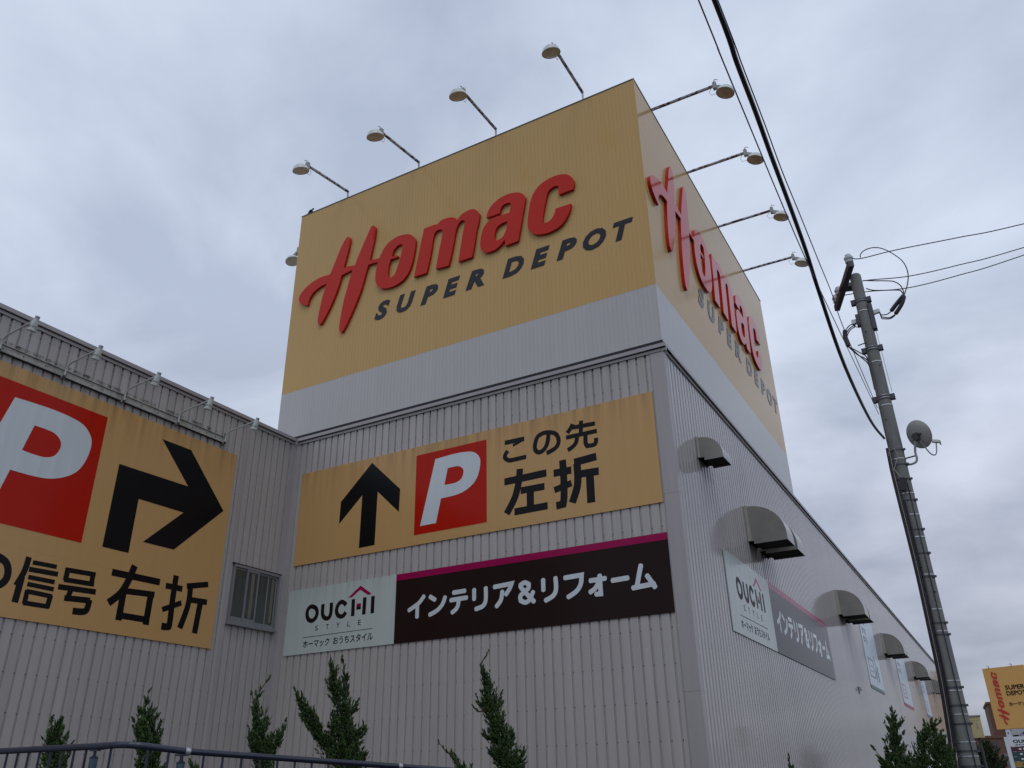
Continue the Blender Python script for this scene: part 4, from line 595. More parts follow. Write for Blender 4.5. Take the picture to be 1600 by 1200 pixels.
t = thing('edge_fitting', 'small dark fitting on the top left edge of the tower', 'fitting', (-10.42, .02, TT))  # unclear dark bump, modelled with a body, head and tail
MB().lathe([(.0, -.09), (.03, -.075), (.05, -.03), (.055, .02), (.04, .06), (.0, .085)], 10, (0, 0, .075), (.85, 0, .5)).build('body', 'rubber black', t, True)
MB().lathe([(.0, -.03), (.024, -.015), (.03, .0), (.022, .02), (.004, .05)], 8, (.085, 0, .135), (1, 0, .1)).build('head', 'rubber black', t, True)
MB().obox((-.1, 0, .035), (.05, 0, .03), (0, .02, 0), (0, 0, .005)).build('tail', 'rubber black', t)

# ------------------------------------------------------------------ gooseneck lamps on the wing
def gooseneck(y, label):
    t = thing('sign_lamp', label, 'lamp', (-10, y, 8.93), 'gooseneck lamps over the big parking sign')
    MB().box((.04, -.035, -.09), (.075, .035, .05)).build('mounting_plate', 'lamp housing', t)
    MB().tube([(.1, 0, -.07), (.1, 0, .05), (.115, 0, .12), (.17, 0, .175), (.26, 0, .20), (.6, 0, .235), (1.02, 0, .275)], .0165, 8).build('arm', 'lamp plastic', t, True)
    MB().box((.06, -.02, -.085), (.12, .02, -.045)).build('clamp', 'steel dark', t)
    ax = Vector((.36, 0, 1)).normalized(); o = Vector((1.03, 0, .20))
    MB().lathe([(.042, .09), (.042, .14), (.03, .145)], 14, o, ax, True, True).build('end_cap', 'galvanised', t, True)
    MB().lathe([(.045, .09), (.058, .0), (.064, -.05), (.064, -.055)], 16, o, ax, True, True).build('lamp_holder', 'lamp plastic', t, True)
    MB().lathe([(.048, -.055), (.05, -.09), (.068, -.12)], 16, o, ax).build('bulb_neck', 'lamp glass', t, True)
    mb = MB()
    for j in range(8):
        a = 2*math.pi*j/8; c_ = ax.orthogonal().normalized(); d_ = ax.cross(c_); rr = c_*math.cos(a)+d_*math.sin(a)
        mb.tube([o+ax*-.05+rr*.062, o+ax*-.125+rr*.078], .006, 4)
    mb.build('cage', 'lamp plastic', t)
    MB().lathe([(.074, -.115), (.086, -.12), (.086, -.145), (.072, -.148), (.03, -.155)], 18, o, ax, False, True).build('rim', 'lamp plastic', t, True)
for y, l in zip((-7.72, -6.44, -5.10, -3.72, -2.38), ('at the left edge of the photo', 'second from the left', 'middle one of the row', 'fourth from the left', 'rightmost of the row, by the sign end')):
    gooseneck(y, 'pale gooseneck lamp over the big parking sign, '+l)

# ------------------------------------------------------------------ ventilation hoods on the side wall
def hood(y, wd, dp, zt, zb, label):
    t = thing('vent_hood', label, 'vent hood', (0, y, zb), 'ventilation hoods along the side wall')
    h = zt-zb; n = 14; arc = [(.005, h)]
    flat = .10 if dp < .6 else .12
    for i in range(n+1):
        a = math.pi/2*i/n; arc.append((flat*0+.03+(dp-.03)*math.sin(a)**.95, h*.12+(h*.88)*math.cos(a)**.92 if i < n else h*.12))
    arc.append((dp, 0)); arc = [(max(0, x), z) for x, z in arc]
    prof = arc+[(.13, 0), (.13, .07), (.005, .07)]
    for yy in (0, wd-.008):
        mb = MB(); k = len(prof)
        mb.add([(x, yy, z) for x, z in prof]+[(x, yy+.008, z) for x, z in prof], [tuple(range(k)), tuple(range(2*k-1, k-1, -1))]+[(i, i+k, (i+1) % k+k, (i+1) % k) for i in range(k)])
        mb.build('side_panel', 'hood steel', t)
    mb = MB(); k = len(arc); vs_ = []
    for (x, z) in arc: vs_ += [(x, .009, z), (x, wd-.009, z)]
    cxx = sum(a[0] for a in arc)/k; 
    for (x, z) in arc:
        vs_ += [(max(.0, x-.008 if x > .02 else x), .009, z-.008 if z > .02 else z), (max(0, x-.008 if x > .02 else x), wd-.009, z-.008 if z > .02 else z)]
    fs = [(2*i, 2*i+2, 2*i+3, 2*i+1) for i in range(k-1)]+[(2*k+2*i, 2*k+2*i+1, 2*k+2*i+3, 2*k+2*i+2) for i in range(k-1)]
    mb.add(vs_, fs).build('curved_cover', 'hood steel', t, True)
    MB().box((.002, -.03, .07), (.085 if dp > .6 else .05, -.001, h+.015)).build('flange', 'hood edge', t); MB().box((.002, wd+.001, .05), (.02, wd+.035, h+.04)).build('flange', 'hood steel', t)
    # wall opening and dark duct behind the screen
    MB().box((.001, .02, .06), (.012, wd-.02, h-.05)).build('duct_opening', 'hood dark', t)
    MB().box((.13, .01, .03), (dp-.012, wd-.01, .036)).build('insect_screen', 'hood dark', t)
hl = ['small curved steel vent hood near the tower corner', 'curved vent hood, left of the pair above the side shop board', 'curved vent hood, right of the pair above the side shop board',
      'curved vent hood, left of the pair just past the side shop board', 'curved vent hood, right of the pair just past the side shop board',
      'nearer vent hood of the pair between green-edged and red-edged posters', 'farther vent hood of the pair between green-edged and red-edged posters',
      'nearer vent hood of the pair between red-edged and blue-edged posters', 'farther vent hood of the pair between red-edged and blue-edged posters',
      'farthest curved vent hood, showing just beside the utility pole']
for (y, wd, dp, zt, zb), l in zip(HOODS, hl): hood(y, wd, dp, zt, zb, l)

# ------------------------------------------------------------------ posters on the side wall
def poster(y0, y1, z0, z1, cm, label, kind):
    t = thing('wall_poster', label, 'poster')
    board('S', y0, y1, z0+.13, z1, 'poster pale', .003, .018, t); board('S', y0, y1, z0, z0+.128, cm, .003, .018, t, 'edge_band')
    w_ = y1-y0; h = z1-z0
    def bar(u0, u1, v0, v1, m_='poster ink'): board('S', y0+u0*w_, y0+u1*w_, z0+v0*h, z0+v1*h, m_, .0182, .0195, t, 'print')
    for (v, s) in ((.88, .1), (.74, .08), (.62, .08)):
        bar(.10, .34, v+s-.02, v+s); bar(.10, .15, v, v+s-.022); bar(.29, .34, v, v+s-.022); bar(.18, .26, v+.02, v+.035)
    m_ = cm if kind != 0 else 'poster green'
    bar(.12, .5, .40, .42, m_); bar(.12, .16, .16, .398, m_); bar(.46, .50, .16, .398, m_); bar(.162, .458, .16, .18, m_); bar(.22, .40, .24, .255, m_); bar(.22, .40, .31, .325, m_)
    if kind == 0: bar(.60, .64, .2, .5); bar(.70, .78, .14, .36); bar(.55, .592, .12, .30)
poster(21.74, 25.5, 4.76, 7.62, 'poster green', 'pale upright poster with green bottom edge on the side wall', 0)
poster(32.6, 36.7, 4.80, 7.35, 'poster red', 'pale upright poster with red bottom edge on the side wall', 1)
poster(44.4, 47.5, 4.90, 7.1, 'poster blue', 'pale upright poster with blue bottom edge, farthest along the side wall', 2)
t = thing('wall_lamp', 'small rusty fixture low on the side wall above the shrubs', 'wall fixture', (0, 18.3, 4.40))
MB().box((.001, -.05, -.12), (.02, .05, .12)).build('back_plate', 'steel dark', t); MB().lathe([(.01, .1), (.035, .06), (.045, .0)], 12, (.075, 0, -.02), (0, 0, 1), True, True).build('shade', 'lamp housing', t, True)
MB().tube([(.02, 0, .06), (.06, 0, .11), (.075, 0, .08)], .01, 6).build('bracket', 'steel dark', t)

# ------------------------------------------------------------------ utility pole
PX, PY = 3.752, 2.258
pole = thing('utility_pole', 'round concrete utility pole carrying cables, right of the store', 'utility pole', (PX, PY, 0))
r_at = lambda z: .170-(z/11.5)*.056
MB().lathe([(r_at(z), z) for z in (0, 2, 4, 6, 8, 10, 11.42)]+[(.09, 11.46)], 28, capb=True).build('shaft', 'concrete pole', pole, True)
def band(z, kind):
    r = r_at(z)
    if kind == 'thin': MB().lathe([(r+.001, -.009), (r+.006, -.009), (r+.006, .009), (r+.001, .009)], 24, (0, 0, z)).build('steel_strap', 'steel band', pole, True)
    if kind == 'buckle':
        MB().lathe([(r+.001, -.014), (r+.007, -.014), (r+.007, .014), (r+.001, .014)], 24, (0, 0, z)).build('steel_strap', 'steel dark', pole, True)
        sp_ = bpy.context.scene.objects[-1] if 0 else None
        MB().box((r*.9, -.09, z-.018), (r+.038, -.05, z+.018)).build('strap_buckle', 'steel dark', pole)
    if kind == 'heavy':
        MB().lathe([(r+.001, -.05), (r+.012, -.05), (r+.012, .05), (r+.001, .05)], 24, (0, 0, z)).build('pole_band', 'steel dark', pole, True)
        for s_ in (-1, 1): MB().box((s_*r, -.05, z-.055), (s_*(r+.085), .05, z+.055)).build('band_lug', 'steel dark', pole)
        for dz in (-.025, .03): MB().lathe([(r+.0125, -.008), (r+.0165, 0), (r+.0125, .008)], 24, (0, 0, z+dz)).build('steel_strap', 'steel band', pole, True)
for z in (10.79, 9.62, 8.50): band(z, 'heavy')
for z in (10.52, 9.3, 8.32, 7.17, 6.47, 6.05, 5.62, 4.92, 4.30, 3.92, 3.09, 2.93, 2.55, 2.12, 1.9, 1.68): band(z, 'thin')
for z in (7.35, 7.05, 6.75, 6.33, 5.76, 5.31, 4.88, 4.06, 3.86, 2.98, 2.69, 2.40, 1.98, 1.75): band(z, 'buckle')
for k, z in enumerate((10.0, 9.2, 8.0, 6.5, 5.05, 4.6, 3.5, 2.7)):
    s_ = 1 if k % 2 else -1; a = R(-80+s_*28); d = Vector((math.cos(a), math.sin(a), 0)); MB().tube([d*(r_at(z)-.01)+Vector((0,0,z)), d*(r_at(z)+.012)+Vector((0,0,z))], .014, 6).build('step_socket', 'hood dark', pole)
# crossarm and insulators
A0, A1 = Vector((3.90-PX, 1.80-PY, 11.45)), Vector((3.32-PX, 3.52-PY, 11.45)); ad = (A1-A0).normalized(); an = Vector((-ad.y, ad.x, 0))
off = -an*-.0+Vector((-.155, -.045, 0))
ca = MB().obox((A0+A1)/2+off, ad*.95, an*.055, Vector((0, 0, .07))).build('crossarm', 'steel dark', pole)
MB().obox((A0+A1)/2+off*.5+Vector((0, 0, -.02)), ad*.12, an*.16, Vector((0, 0, .045))).build('crossarm_bracket', 'steel dark', pole)
def insul(p):
    MB().lathe([(.04, 0), (.08, .02), (.085, .06), (.05, .08), (.09, .105), (.095, .145), (.06, .165), (.06, .215), (.03, .235)], 16, p, (0, 0, 1), True, True).build('insulator', 'porcelain', pole, True)
insul(A0+off+ad*.06+Vector((0, 0, .06))); insul(A0+off+ad*1.38+Vector((0, 0, .06))); insul(A0+off+ad*1.72+Vector((0, 0, .06)))
# switch box with bushings
MB().box((r_at(10.5)-.01, -.09, 10.05), (r_at(10.5)+.07, .07, 10.66)).build('switch_box', 'steel dark', pole)
MB().box((-r_at(11)-.06, -.07, 10.22), (-r_at(11)+.01, .07, 10.48)).build('terminal_block', 'steel dark', pole)
for dz in (0, .06, .12):
    MB().lathe([(.028, 0), (.034, .03), (.026, .05), (.034, .08), (.022, .12)], 12, (r_at(10.5)+.07, -.05+dz*.5, 10.40+dz*.7), (1, -.2, .05), True, True).build('bushing', 'porcelain', pole, True)
    MB().lathe([(.028, 0), (.034, .03), (.026, .05), (.034, .08), (.022, .1)], 12, (-r_at(11)-.06, -.05+dz*.5, 10.28+dz*.8), (-1, -.2, .05), True, True).build('bushing', 'porcelain', pole, True)
def local(pts): return [(p[0]-PX, p[1]-PY, p[2]) for p in pts]
def smooth(pts, n=6):
    P = [Vector(p) for p in pts]; res = []
    for i in range(len(P)-1):
        a, b, c, d = P[max(0, i-1)], P[i], P[i+1], P[min(len(P)-1, i+2)]
        for k in range(n): t = k/n; res.append(.5*(2*b+(c-a)*t+(2*a-5*b+4*c-d)*t*t+(3*b-a-3*c+d)*t**3))
    return res+[P[-1]]
for k in ('loop1', 'loop2', 'loop3', 't1', 't2', 't3', 'l1', 'l2', 'l3', 'd1', 'd2', 'd3'):
    MB().tube(smooth(local(W[k])), .0115, 6).build('jumper_wire', 'rubber black', pole, True)
for i, dz in enumerate((0, .06, .12)):
    MB().tube([local([W['t%d' % (3-i)][-1]])[0], (r_at(10.5)+.18, -.07+dz*.5, 10.405+dz*.7)], .0115, 6).build('jumper_wire', 'rubber black', pole)
    MB().tube([local([W['l%d' % (3-i)][0]])[0], (-r_at(11)-.15, -.07+dz*.5, 10.285+dz*.8)], .0115, 6).build('jumper_wire', 'rubber black', pole)
for k in ('spA', 'spB', 'spL'): MB().tube(smooth(local(W[k])), [.03]+[.045]*11+[.02] if k != 'x' else .04, 8).build('cable_splice', 'rubber black', pole, True)
MB().tube([(-r_at(10)-.05+.045*math.cos(a), -.1, 10.22+.06*math.sin(a)) for a in [i*math.pi/8 for i in range(17)]], .009, 6).build('spare_loop', 'rubber black', pole)
MB().tube([(-.06, -.19, 9.72), (-.24, -.22, 9.68)], .012, 6).build('stub_bar', 'steel dark', pole)
MB().tube(smooth(local(W['down1'])), .032, 8).build('riser_cable', 'rubber black', pole, True)
MB().tube(smooth(local(W['down2'])), .020, 8).build('riser_cable', 'rubber black', pole, True)
MB().tube(smooth(local(W['down3'])), .012, 6).build('riser_cable', 'rubber black', pole, True)
MB().tube(smooth([(p[0]+.03, p[1]-.03, p[2]) for p in local(W['down1'])]), .008, 6).build('riser_conduit', 'conduit pale', pole, True)
for zz_, dx in ((9.0, .13), (6.0, .15), (3.0, .165)): pass
MB().tube([(.07, -.14, 6.7), (.08, -.15, 4.6), (.09, -.16, 2.4), (.1, -.165, 1.0)], .009, 6).build('earth_wire', 'rubber black', pole)
MB().tube([(r_at(10)+.03, -.02, 10.3), (r_at(9)+.05, -.02, 8.6)], .006, 5).build('guy_wire', 'galvanised', pole)
MB().obox((.0, -.22, 6.62), (.06, 0, -.02), (0, .03, 0), (.03, 0, .12)).build('cable_box', 'rubber black', pole)
MB().tube([(-.16, -.16, 7.15), (-.13, -.18, 7.3), (-.02, -.2, 7.36), (.03, -.2, 7.2), (-.1, -.2, 6.95), (.0, -.22, 6.72)], .009, 6).build('cable_tail', 'conduit pale', pole)
# ------------------------------------------------------------------ satellite dish
dish = thing('satellite_dish', 'grey satellite dish seen from behind, clamped to the utility pole', 'satellite dish', (PX+.13, PY-.01, 7.05))
c = Vector((4.212-PX-.13, .02, 7.62-7.05)); nrm = Vector((.62, .70, .36)).normalized()
MB().lathe([(.0, -.055), (.1, -.05), (.2, -.03), (.27, 0), (.285, .012), (.27, .004), (.2, -.024), (.0, -.046)], 32, c, nrm).build('reflector', 'dish grey', dish, True)
MB().obox(c-nrm*.09+Vector((0, 0, -.03)), Vector((.045, -.03, 0)), Vector((.02, .03, 0)), Vector((0, 0, .07))).build('mount_bracket', 'steel dark', dish)
MB().obox(c-nrm*.075, Vector((.09, -.06, 0)), Vector((.006, .008, 0)), Vector((0, 0, .012))).build('mount_bracket', 'steel dark', dish)
bk = c-nrm*.1+Vector((0, 0, -.02))
MB().tube(smooth([(.0, 0, .0), (.1, 0, .0), (.17, 0, .03), (.2, 0, .1), (.2, 0, .25), bk]), .022, 8).build('mast_arm', 'lamp housing', dish, True)
MB().tube([(.0, 0, .13), (.19, 0, .15)], .014, 6).build('stay', 'steel dark', dish)
ln = Vector((4.472-PX-.13, .12, 7.42-7.05+.0))
MB().tube(smooth([c-nrm*.05+Vector((.02, 0, -.1)), c+Vector((.10, .02, -.38)), c+Vector((.17, .04, -.45)), c+Vector((.225, .06, -.40)), ln]), .013, 6).build('feed_arm', 'lamp housing', dish, True)
MB().obox(ln+Vector((0, 0, .035)), Vector((.06, .02, -.01)), Vector((-.01, .03, 0)), Vector((0, 0, .025))).build('lnb', 'lamp enamel', dish); MB().obox(ln+Vector((.07, .02, -.0)), Vector((.012, 0, 0)), Vector((0, .02, 0)), Vector((0, 0, .04))).build('lnb_connector', 'steel dark', dish)

# ------------------------------------------------------------------ overhead cables
def cable(name, pts, r, label, mt, cat='cable'):
    ys = pts[0]; o = MB().tube(smooth(pts, 6), r, 8).build(name, mt, None, True); props(o, label, cat); return o
cb = [(3.98, -40, 8.6), (3.9, -28, 7.7), (3.83, -18, 7.35), (3.79, -13, 7.5)]+[tuple(p) for p in W['cable']]
cb[-1] = (3.60, 2.12, 7.62)
cable('overhead_cable', cb, .0235, 'thick black overhead cable running from the pole over the viewer', 'rubber black')
cable('overhead_wire', [(4.0, -40, 8.4), (3.9, -25, 7.3), (3.84, -16, 6.9)]+[tuple(p) for p in W['A'][:-1]]+[(3.60, 2.15, 8.15)], .006, 'thin wire just left of the thick black overhead cable', 'wire grey', 'wire')
cable('overhead_wire', [(3.95, -40, 8.9), (3.88, -25, 8.1), (3.80, -14, 7.75)]+[tuple(p) for p in W['B'][:-1]]+[(3.60, 2.16, 8.3)], .0065, 'thin wire just right of the thick black overhead cable', 'wire grey', 'wire')
for k, s0, l in (('r1', (3.78, 1.80, 11.62), 'topmost'), ('r2', (3.42, 3.0, 11.65), 'middle'), ('r3', (3.36, 3.35, 11.65), 'lowest')):
    p = [tuple(q) for q in W[k]]; d = Vector(p[-1])-Vector(p[-2]); p.append(tuple(Vector(p[-1])+d*4+Vector((0, 0, .25)))); p.append(tuple(Vector(p[-2])+d*9+Vector((0, 0, 1.2))))
    o = cable('power_line', [s0]+p, .011, l+' of the three power lines leaving the pole top to the right', 'rubber black', 'power line'); o['group'] = 'power lines from the pole top'

# ------------------------------------------------------------------ fence
fence = thing('railing', 'dark blue metal railing with vertical bars in front of the shrubs', 'railing', (0, 0, 0))
RP = [Vector((-4.6, -10.20, 1.94)), Vector((-2.862, -10.244, 1.925)), Vector((-1.193, -10.276, 1.922)), Vector((-.965, -9.92, 1.875)), Vector((-.387, -8.592, 1.79)), Vector((-.045, -7.72, 1.737)), Vector((1.2, -4.6, 1.55))]
jt = [0, 2, 3, 6]
MB().tube([RP[0], Vector((-1.50, -10.27, 1.923))], .0245, 14).build('handrail', 'fence navy', fence, True)
MB().tube(smooth([Vector((-1.497, -10.27, 1.923)), Vector((-1.28, -10.275, 1.924)), Vector((-1.19, -10.23, 1.918)), Vector((-1.13, -10.17, 1.91)), RP[3]], 5), .0245, 14).build('handrail', 'fence navy', fence, True)
MB().tube([RP[3]+(RP[4]-RP[3])*.004, RP[4], RP[4]+(RP[5]-RP[4])*.45], .0235, 14).build('handrail', 'fence navy', fence, True)
MB().tube([RP[4]+(RP[5]-RP[4])*.455, RP[5], RP[6]], .0235, 14).build('handrail', 'fence navy', fence, True)
for q, d in ((Vector((-1.4985, -10.27, 1.923)), Vector((1, 0, 0))), (RP[3], (RP[4]-RP[3]).normalized()), (RP[4]+(RP[5]-RP[4])*.45, (RP[5]-RP[4]).normalized())):
    MB().lathe([(.0258, -.018), (.0272, -.012), (.0272, .012), (.0258, .018)], 14, q, d, True, True).build('rail_sleeve', 'fence navy' if q.x < -1 else 'galvanised', fence, True)
def rail_z(p, a, b): t = (p-a).dot(b-a)/(b-a).dot(b-a); return (a+(b-a)*t).z
balus = MB().tube([(0, 0, -.95), (0, 0, -.015)], .0095, 8).mesh('baluster', 'fence navy', True)
post = MB().lathe([(.030, -1.1), (.030, -.085)], 16, (0, 0, 0), (0, 0, 1), False, True).mesh('post', 'fence worn', True)
pcap = MB().lathe([(.033, -.085), (.033, -.078), (.02, -.07), (.012, -.06), (.012, -.02)], 16, (0, 0, 0), (0, 0, 1), True, True).mesh('post_cap', 'fence navy', True)
saddle = MB().obox((0, 0, -.028), (.05, 0, 0), (0, .014, 0), (0, 0, .006)).mesh('saddle', 'fence navy')
def run(a, b, off0, step, posts):
    L_ = (b-a).length; s = off0; d = (b-a).normalized(); ang = math.atan2(d.y, d.x)
    while s < L_:
        if all(abs(s-p) > .055 for p in posts): link('baluster', balus, fence, a+d*s)
        s += step
    for p in posts:
        q = a+d*p; po = link('post', post, fence, q); cpn = link('post_cap', pcap, po); sa = link('saddle', saddle, po); sa.rotation_euler = (0, 0, ang)
run(RP[0], RP[2]-Vector((.05, 0, 0)), .06, .15, [1.2, 3.02]); run(RP[2], RP[3], .14, .15, []); run(RP[3], RP[4], .128, .15, [-.04]); run(RP[4], RP[5], .08, .15, [.42]); run(RP[5], RP[6], .09, .15, [1.6, 3.1])
MB().tube([RP[0]-Vector((0, 0, .95)), RP[2]-Vector((0, 0, .95)), RP[3]-Vector((0, 0, .95)), RP[4]-Vector((0, 0, .95)), RP[6]-Vector((0, 0, .95))], .014, 8).build('bottom_rail', 'fence navy', fence, True)

# ------------------------------------------------------------------ junipers
def juniper(name, key, label, cat, mt, zbase, size=1.0, dens=1.0, group='junipers in the planting bed'):
    limbs = T[key]; g = np.random.default_rng(hash(key) % 1 + sum(map(ord, key)))
    bx, by = limbs[0][0][0], limbs[0][0][1]
    t = thing(name, label, cat, (bx, by, zbase), group)
    tr = MB()
    for i, l in enumerate(limbs):
        pts = [Vector((p[0]-bx, p[1]-by, p[2]-zbase)) for p in l]
        if i == 0: pts = [Vector((pts[0].x, pts[0].y, 0))]+pts
        rr = [max(.003, (.022 if i == 0 else .012)*size*(1-k/(len(pts)-1)*.85)) for k in range(len(pts))]
        tr.tube(pts, rr, 6)
    tr.build('trunk', 'bark', t, True)
    C_, Dn, Ln, Rd, Tn = [], [], [], [], []
    ls = .060*size; wr = .0068*size
    for l in limbs:
        P = np.array([p[:3] for p in l])-np.array([bx, by, zbase]); r = np.array([p[3] for p in l]); seg = np.linalg.norm(np.diff(P, axis=0), axis=1); 
        for k in range(len(seg)):
            vol = seg[k]*(r[k]+r[k+1])/2
            n = int(dens*vol/(size*size)*34000)+int(seg[k]/size*150)
            # sprays: little upward flames gathered round sub-centres
            r_ = r*(.86 if l is limbs[0] else .72); ns = max(2, n//24); ts = g.random(ns); cen = P[k]+(P[k+1]-P[k])*ts[:, None]; rad = r_[k]+(r_[k+1]-r_[k])*ts
            dirs = g.normal(size=(ns, 3)); dirs /= np.linalg.norm(dirs, axis=1)[:, None]; ax = (P[k+1]-P[k])/max(seg[k], 1e-6)
            dirs -= (dirs@ax)[:, None]*ax*.6; off = dirs*(rad*(.25+.75*np.sqrt(g.random(ns))))[:, None]
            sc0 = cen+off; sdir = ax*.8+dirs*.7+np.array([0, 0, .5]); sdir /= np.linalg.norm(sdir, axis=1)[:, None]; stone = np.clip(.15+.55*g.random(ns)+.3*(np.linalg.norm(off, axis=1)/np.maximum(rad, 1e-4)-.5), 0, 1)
            slen = (.08+.13*g.random(ns)**2)*size*np.clip(rad/(.05*size), .35, 1.25)
            for j in range(24):
                u = g.random(ns); wob = g.normal(size=(ns, 3))*(.15*slen*(1-.85*u))[:, None]
                C_.append(sc0+sdir*(slen*(u-.35))[:, None]+wob); d = sdir+g.normal(size=(ns, 3))*.24; d /= np.linalg.norm(d, axis=1)[:, None]
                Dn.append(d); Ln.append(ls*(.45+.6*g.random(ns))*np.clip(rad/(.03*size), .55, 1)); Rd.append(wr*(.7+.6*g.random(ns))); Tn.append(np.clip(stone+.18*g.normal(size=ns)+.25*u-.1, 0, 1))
    C_ = np.concatenate(C_); Dn = np.concatenate(Dn); Ln = np.concatenate(Ln); Rd = np.concatenate(Rd); Tn = np.concatenate(Tn); n = len(C_)
    a = np.cross(Dn, np.array([.3, .8, .52])); a /= np.linalg.norm(a, axis=1)[:, None]; b = np.cross(Dn, a)
    V = np.empty((n, 5, 3)); base = C_-Dn*(Ln*.5)[:, None]
    V[:, 0] = base
    for j in range(3):
        t_ = 2*math.pi*j/3; V[:, 1+j] = C_-Dn*(Ln*.1)[:, None]+(a*math.cos(t_)+b*math.sin(t_))*Rd[:, None]
    V[:, 4] = C_+Dn*(Ln*.5)[:, None]
    F_ = np.array([(0,2,1),(0,3,2),(0,1,3),(1,2,4),(2,3,4),(3,1,4)]); F_ = (F_[None]+np.arange(n)[:, None, None]*5).reshape(-1, 3)
    me = bpy.data.meshes.new('foliage'); me.vertices.add(n*5); me.vertices.foreach_set('co', V.ravel()); me.loops.add(len(F_)*3); me.loops.foreach_set('vertex_index', F_.ravel().astype(np.int32))
    me.polygons.add(len(F_)); me.polygons.foreach_set('loop_start', np.arange(0, len(F_)*3, 3, dtype=np.int32)); me.update()
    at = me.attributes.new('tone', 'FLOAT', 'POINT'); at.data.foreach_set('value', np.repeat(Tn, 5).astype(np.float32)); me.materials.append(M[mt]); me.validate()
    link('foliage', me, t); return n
tot = 0
for key, lab in (('T1', 'small juniper with two tips at the far left behind the railing'), ('T2', 'flame-shaped juniper, second from the left behind the railing'), ('T3', 'thin juniper with a bent tip just left of the front wall corner'),
                 ('T4', 'largest juniper, with a long side branch reaching left, below the pale shop board'), ('T5', 'tall narrow juniper below the katakana lettering'), ('T6', 'thin sprig of juniper low beside the tall narrow juniper'),
                 ('T7', 'tiny juniper tip beside the right railing post'), ('T8', 'lone tiny juniper tip at the bottom edge below the side shop board')):
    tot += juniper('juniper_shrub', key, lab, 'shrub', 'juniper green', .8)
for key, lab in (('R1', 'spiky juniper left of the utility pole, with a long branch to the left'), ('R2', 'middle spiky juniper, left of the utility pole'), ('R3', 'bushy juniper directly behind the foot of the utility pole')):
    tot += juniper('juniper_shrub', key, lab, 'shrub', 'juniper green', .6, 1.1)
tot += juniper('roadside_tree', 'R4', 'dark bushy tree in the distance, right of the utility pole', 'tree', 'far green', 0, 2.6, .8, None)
print('leaf clumps', tot)

# ------------------------------------------------------------------ things beyond the pole
def at(azd, D_, z=0): a = R(azd); return Vector((CAM.x+D_*math.sin(a), CAM.y+D_*math.cos(a), z))
p = at(-2.06, 30)
t = thing('roadside_cabinet', 'cream box on a thin dark post right of the utility pole', 'cabinet', p)
MB().tube([(0, 0, 0), (0, 0, 2.62)], .035, 8).build('post', 'steel dark', t); MB().box((-.15, -.11, 2.62), (.15, .11, 3.20)).build('cabinet', 'box cream', t); MB().box((-.17, -.13, 3.20), (.17, .13, 3.235)).build('lid', 'hood steel', t)
MB().box((.02, -.114, 2.85), (.04, -.111, 3.02)).build('latch', 'hood steel', t); MB().box((-.135, -.114, 3.08), (.10, -.111, 3.09)).build('seam', 'hood steel', t)
# roadside pylon sign
DP = 88; KS = 2.1; p0 = at(-1.06, DP); p1 = at(1.02, DP-1.2)
u = (p1-p0); u.z = 0; WD = u.length; u.normalize(); nr = Vector((u.y, -u.x, 0))
pyl = thing('pylon_sign', 'tall yellow roadside sign board with red lettering running upwards', 'sign', at(-1.06, DP*KS, -1.6*(KS-1)), rot=(0, 0, math.atan2(u.y, u.x)))
pyl.scale = (KS, KS, KS)
ZT, ZB = 10.18, 5.20
MB().box((0, .0, ZB), (WD, .45, ZT)).build('board', 'pylon yellow', pyl)
MB().box((WD-.0, .1, ZB-.2), (WD+1.4, .5, ZT-.55)).build('rear_board', 'pylon yellow', pyl)
def on_pyl(me, mt, w=.012):
    n = len(me.vertices); c = np.empty(n*3); me.vertices.foreach_get('co', c); c = c.reshape(-1, 3); r = np.stack([c[:, 0], -(c[:, 2]+w), c[:, 1]], 1); me.vertices.foreach_set('co', r.ravel()); me.update()
    me.materials.clear(); me.materials.append(M[mt]); return link('letter', me, pyl)
for k in ('H', 'o', 'm', 'a', 'c'):
    lps = [[((v-12.6)*-.285+1.33, (u_+10.45)*.50+ZB+.30) for (u_, v) in outline(l)] for l in D[k]]
    on_pyl(curve_mesh('letter', lps, .03), 'pylon red')
on_pyl(text_mesh('SUPER', 1.52, 3.1, 8.30, 8.66, .02, bold=.015), 'sign black'); on_pyl(text_mesh('DEPOT', 1.52, 3.1, 7.83, 8.19, .02, bold=.015), 'sign black'); on_pyl(text_mesh('ホーマック', 1.5, 3.15, 6.98, 7.30, .02, bold=.012), 'sign black')
for x in (.55, 2.45):
    MB().tube([(x, .1, ZT), (x, .1, ZT+.16)], .03, 6).build('lamp_stem', 'steel dark', pyl); MB().lathe([(.02, .16), (.09, .12), (.11, 0)], 10, (x, -.02, ZT+.1), (0, 0, 1), True, True).build('lamp_head', 'pylon white', pyl)
MB().box((.62, .05, 0), (1.0, .4, ZB-.002)).build('post', 'pylon white', pyl); MB().box((3.2, .05, 0), (3.6, .4, ZB-.23)).build('post', 'pylon white', pyl)
MB().box((.74, .045, 4.78), (.86, .049, 4.95)).build('mark', 'poster ink', pyl)
p2 = at(-.83, (DP-4)*KS, -1.6*(KS-1))
dsn = thing('directory_sign', 'white directory sign with coloured rows below the yellow roadside sign', 'sign', p2, rot=(0, 0, math.atan2(u.y, u.x)))
dsn.scale = (KS, KS, KS)
MB().box((-.02, 0, 0), (.30, .3, 4.45)).build('post', 'pylon white', dsn); MB().box((.302, .02, 3.72), (3.0, .28, 4.45)).build('header', 'pylon white', dsn); MB().box((3.002, 0, 0), (3.3, .3, 4.45)).build('post', 'pylon white', dsn)
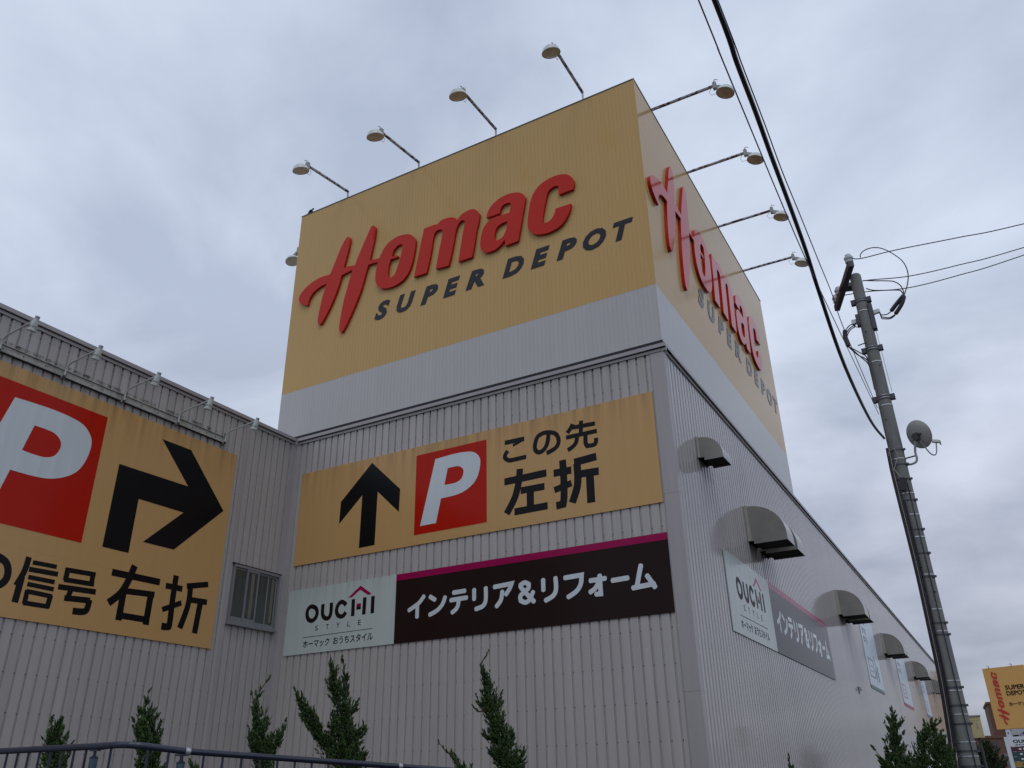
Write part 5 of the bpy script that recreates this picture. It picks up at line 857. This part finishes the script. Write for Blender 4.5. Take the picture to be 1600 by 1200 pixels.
def flat(me, par, mt, y, nm='letter'):
    n = len(me.vertices); c = np.empty(n*3); me.vertices.foreach_get('co', c); c = c.reshape(-1, 3); r = np.stack([c[:, 0], y-c[:, 2], c[:, 1]], 1); me.vertices.foreach_set('co', r.ravel()); me.update(); me.materials.clear(); me.materials.append(M[mt]); return link(nm, me, par)
flat(text_mesh('OUCHI', .62, 2.2, 3.98, 4.22, .02, bold=.02), dsn, 'ink brown', .015); flat(text_mesh('STYLE', .72, 1.9, 3.80, 3.88, .02), dsn, 'ink brown', .015)
zc = 3.70
for i, mt in enumerate(('strip maroon', 'strip green', 'strip green', 'strip amber', 'strip green', 'strip maroon')):
    MB().box((.304, .04, zc-.36), (2.998, .26, zc-.01)).build('row', mt, dsn)
    if i < 4:
        for k in range(4): MB().box((.9+k*.34, .03, zc-.24), (1.1+k*.34, .038, zc-.12)).build('print', 'pylon white' if i != 3 else 'strip maroon', dsn)
    zc -= .37
p3 = at(-.1, (DP+2)*KS, -1.6*(KS-1))
rs = thing('round_sign', 'blue round sign partly hidden behind the white directory sign', 'sign', p3, rot=(0, 0, math.atan2(u.y, u.x)))
rs.scale = (KS, KS, KS)
MB().tube([(.9, .15, 0), (.9, .15, 4.5)], .09, 8).build('post', 'steel dark', rs)
MB().lathe([(1.0, 0), (1.0, .1)], 32, (.9, .0, 4.10), (0, 1, 0), True, True).build('disc', 'disc blue', rs); MB().lathe([(1.06, 0), (1.06, .08)], 32, (.9, .02, 4.10), (0, 1, 0), True, True).build('rim', 'pylon white', rs)
flat(curve_mesh('mark', [[(.2, 4.75), (.35, 4.9), (.95, 4.2), (.7, 4.1)]], .02), rs, 'pylon white', -.002, 'mark')
# far buildings
def far_building(azd, D_, wd, dep, ht, mt, label, floors, cols_, balc=False, rotd=8, k=1.9):
    p = at(azd, D_*k, -1.6*(k-1)); t = thing('apartment_building', label, 'building', p, rot=(0, 0, R(rotd))); t.scale = (k, k, k)
    MB().box((0, 0, 0), (wd, dep, ht)).build('wall', mt, t); MB().box((-.15, -.15, ht), (wd+.15, dep+.15, ht+.35)).build('roof', mt, t)
    fh = ht/floors; cw = wd/cols_
    wm = MB().box((0, -.06, 0), (cw*.42, -.001, fh*.42)).mesh('window', 'window far'); bm_ = MB().box((0, -1.1, 0), (cw*.92, -.002, fh*.36)).mesh('balcony', 'building pale')
    for i in range(floors):
        for j in range(cols_):
            link('window', wm, t, (j*cw+cw*.28, 0, i*fh+fh*.45))
            if balc and j > 0: link('balcony', bm_, t, (j*cw+cw*.04, 0, i*fh+.1))
    return t
far_building(-1.26, 165, 7.4, 12, 12.2, 'brick brown', 'brown apartment block with pale balconies behind the yellow roadside sign', 5, 3, True, 4)
far_building(-2.6, 150, 5.5, 10, 6.6, 'building orange', 'low orange-brown building between the utility pole and the apartment block', 2, 4, False, 5)
far_building(-1.0, 120, 6, 8, 3.6, 'building grey', 'low dark grey building behind the directory sign', 1, 3, False, 0)
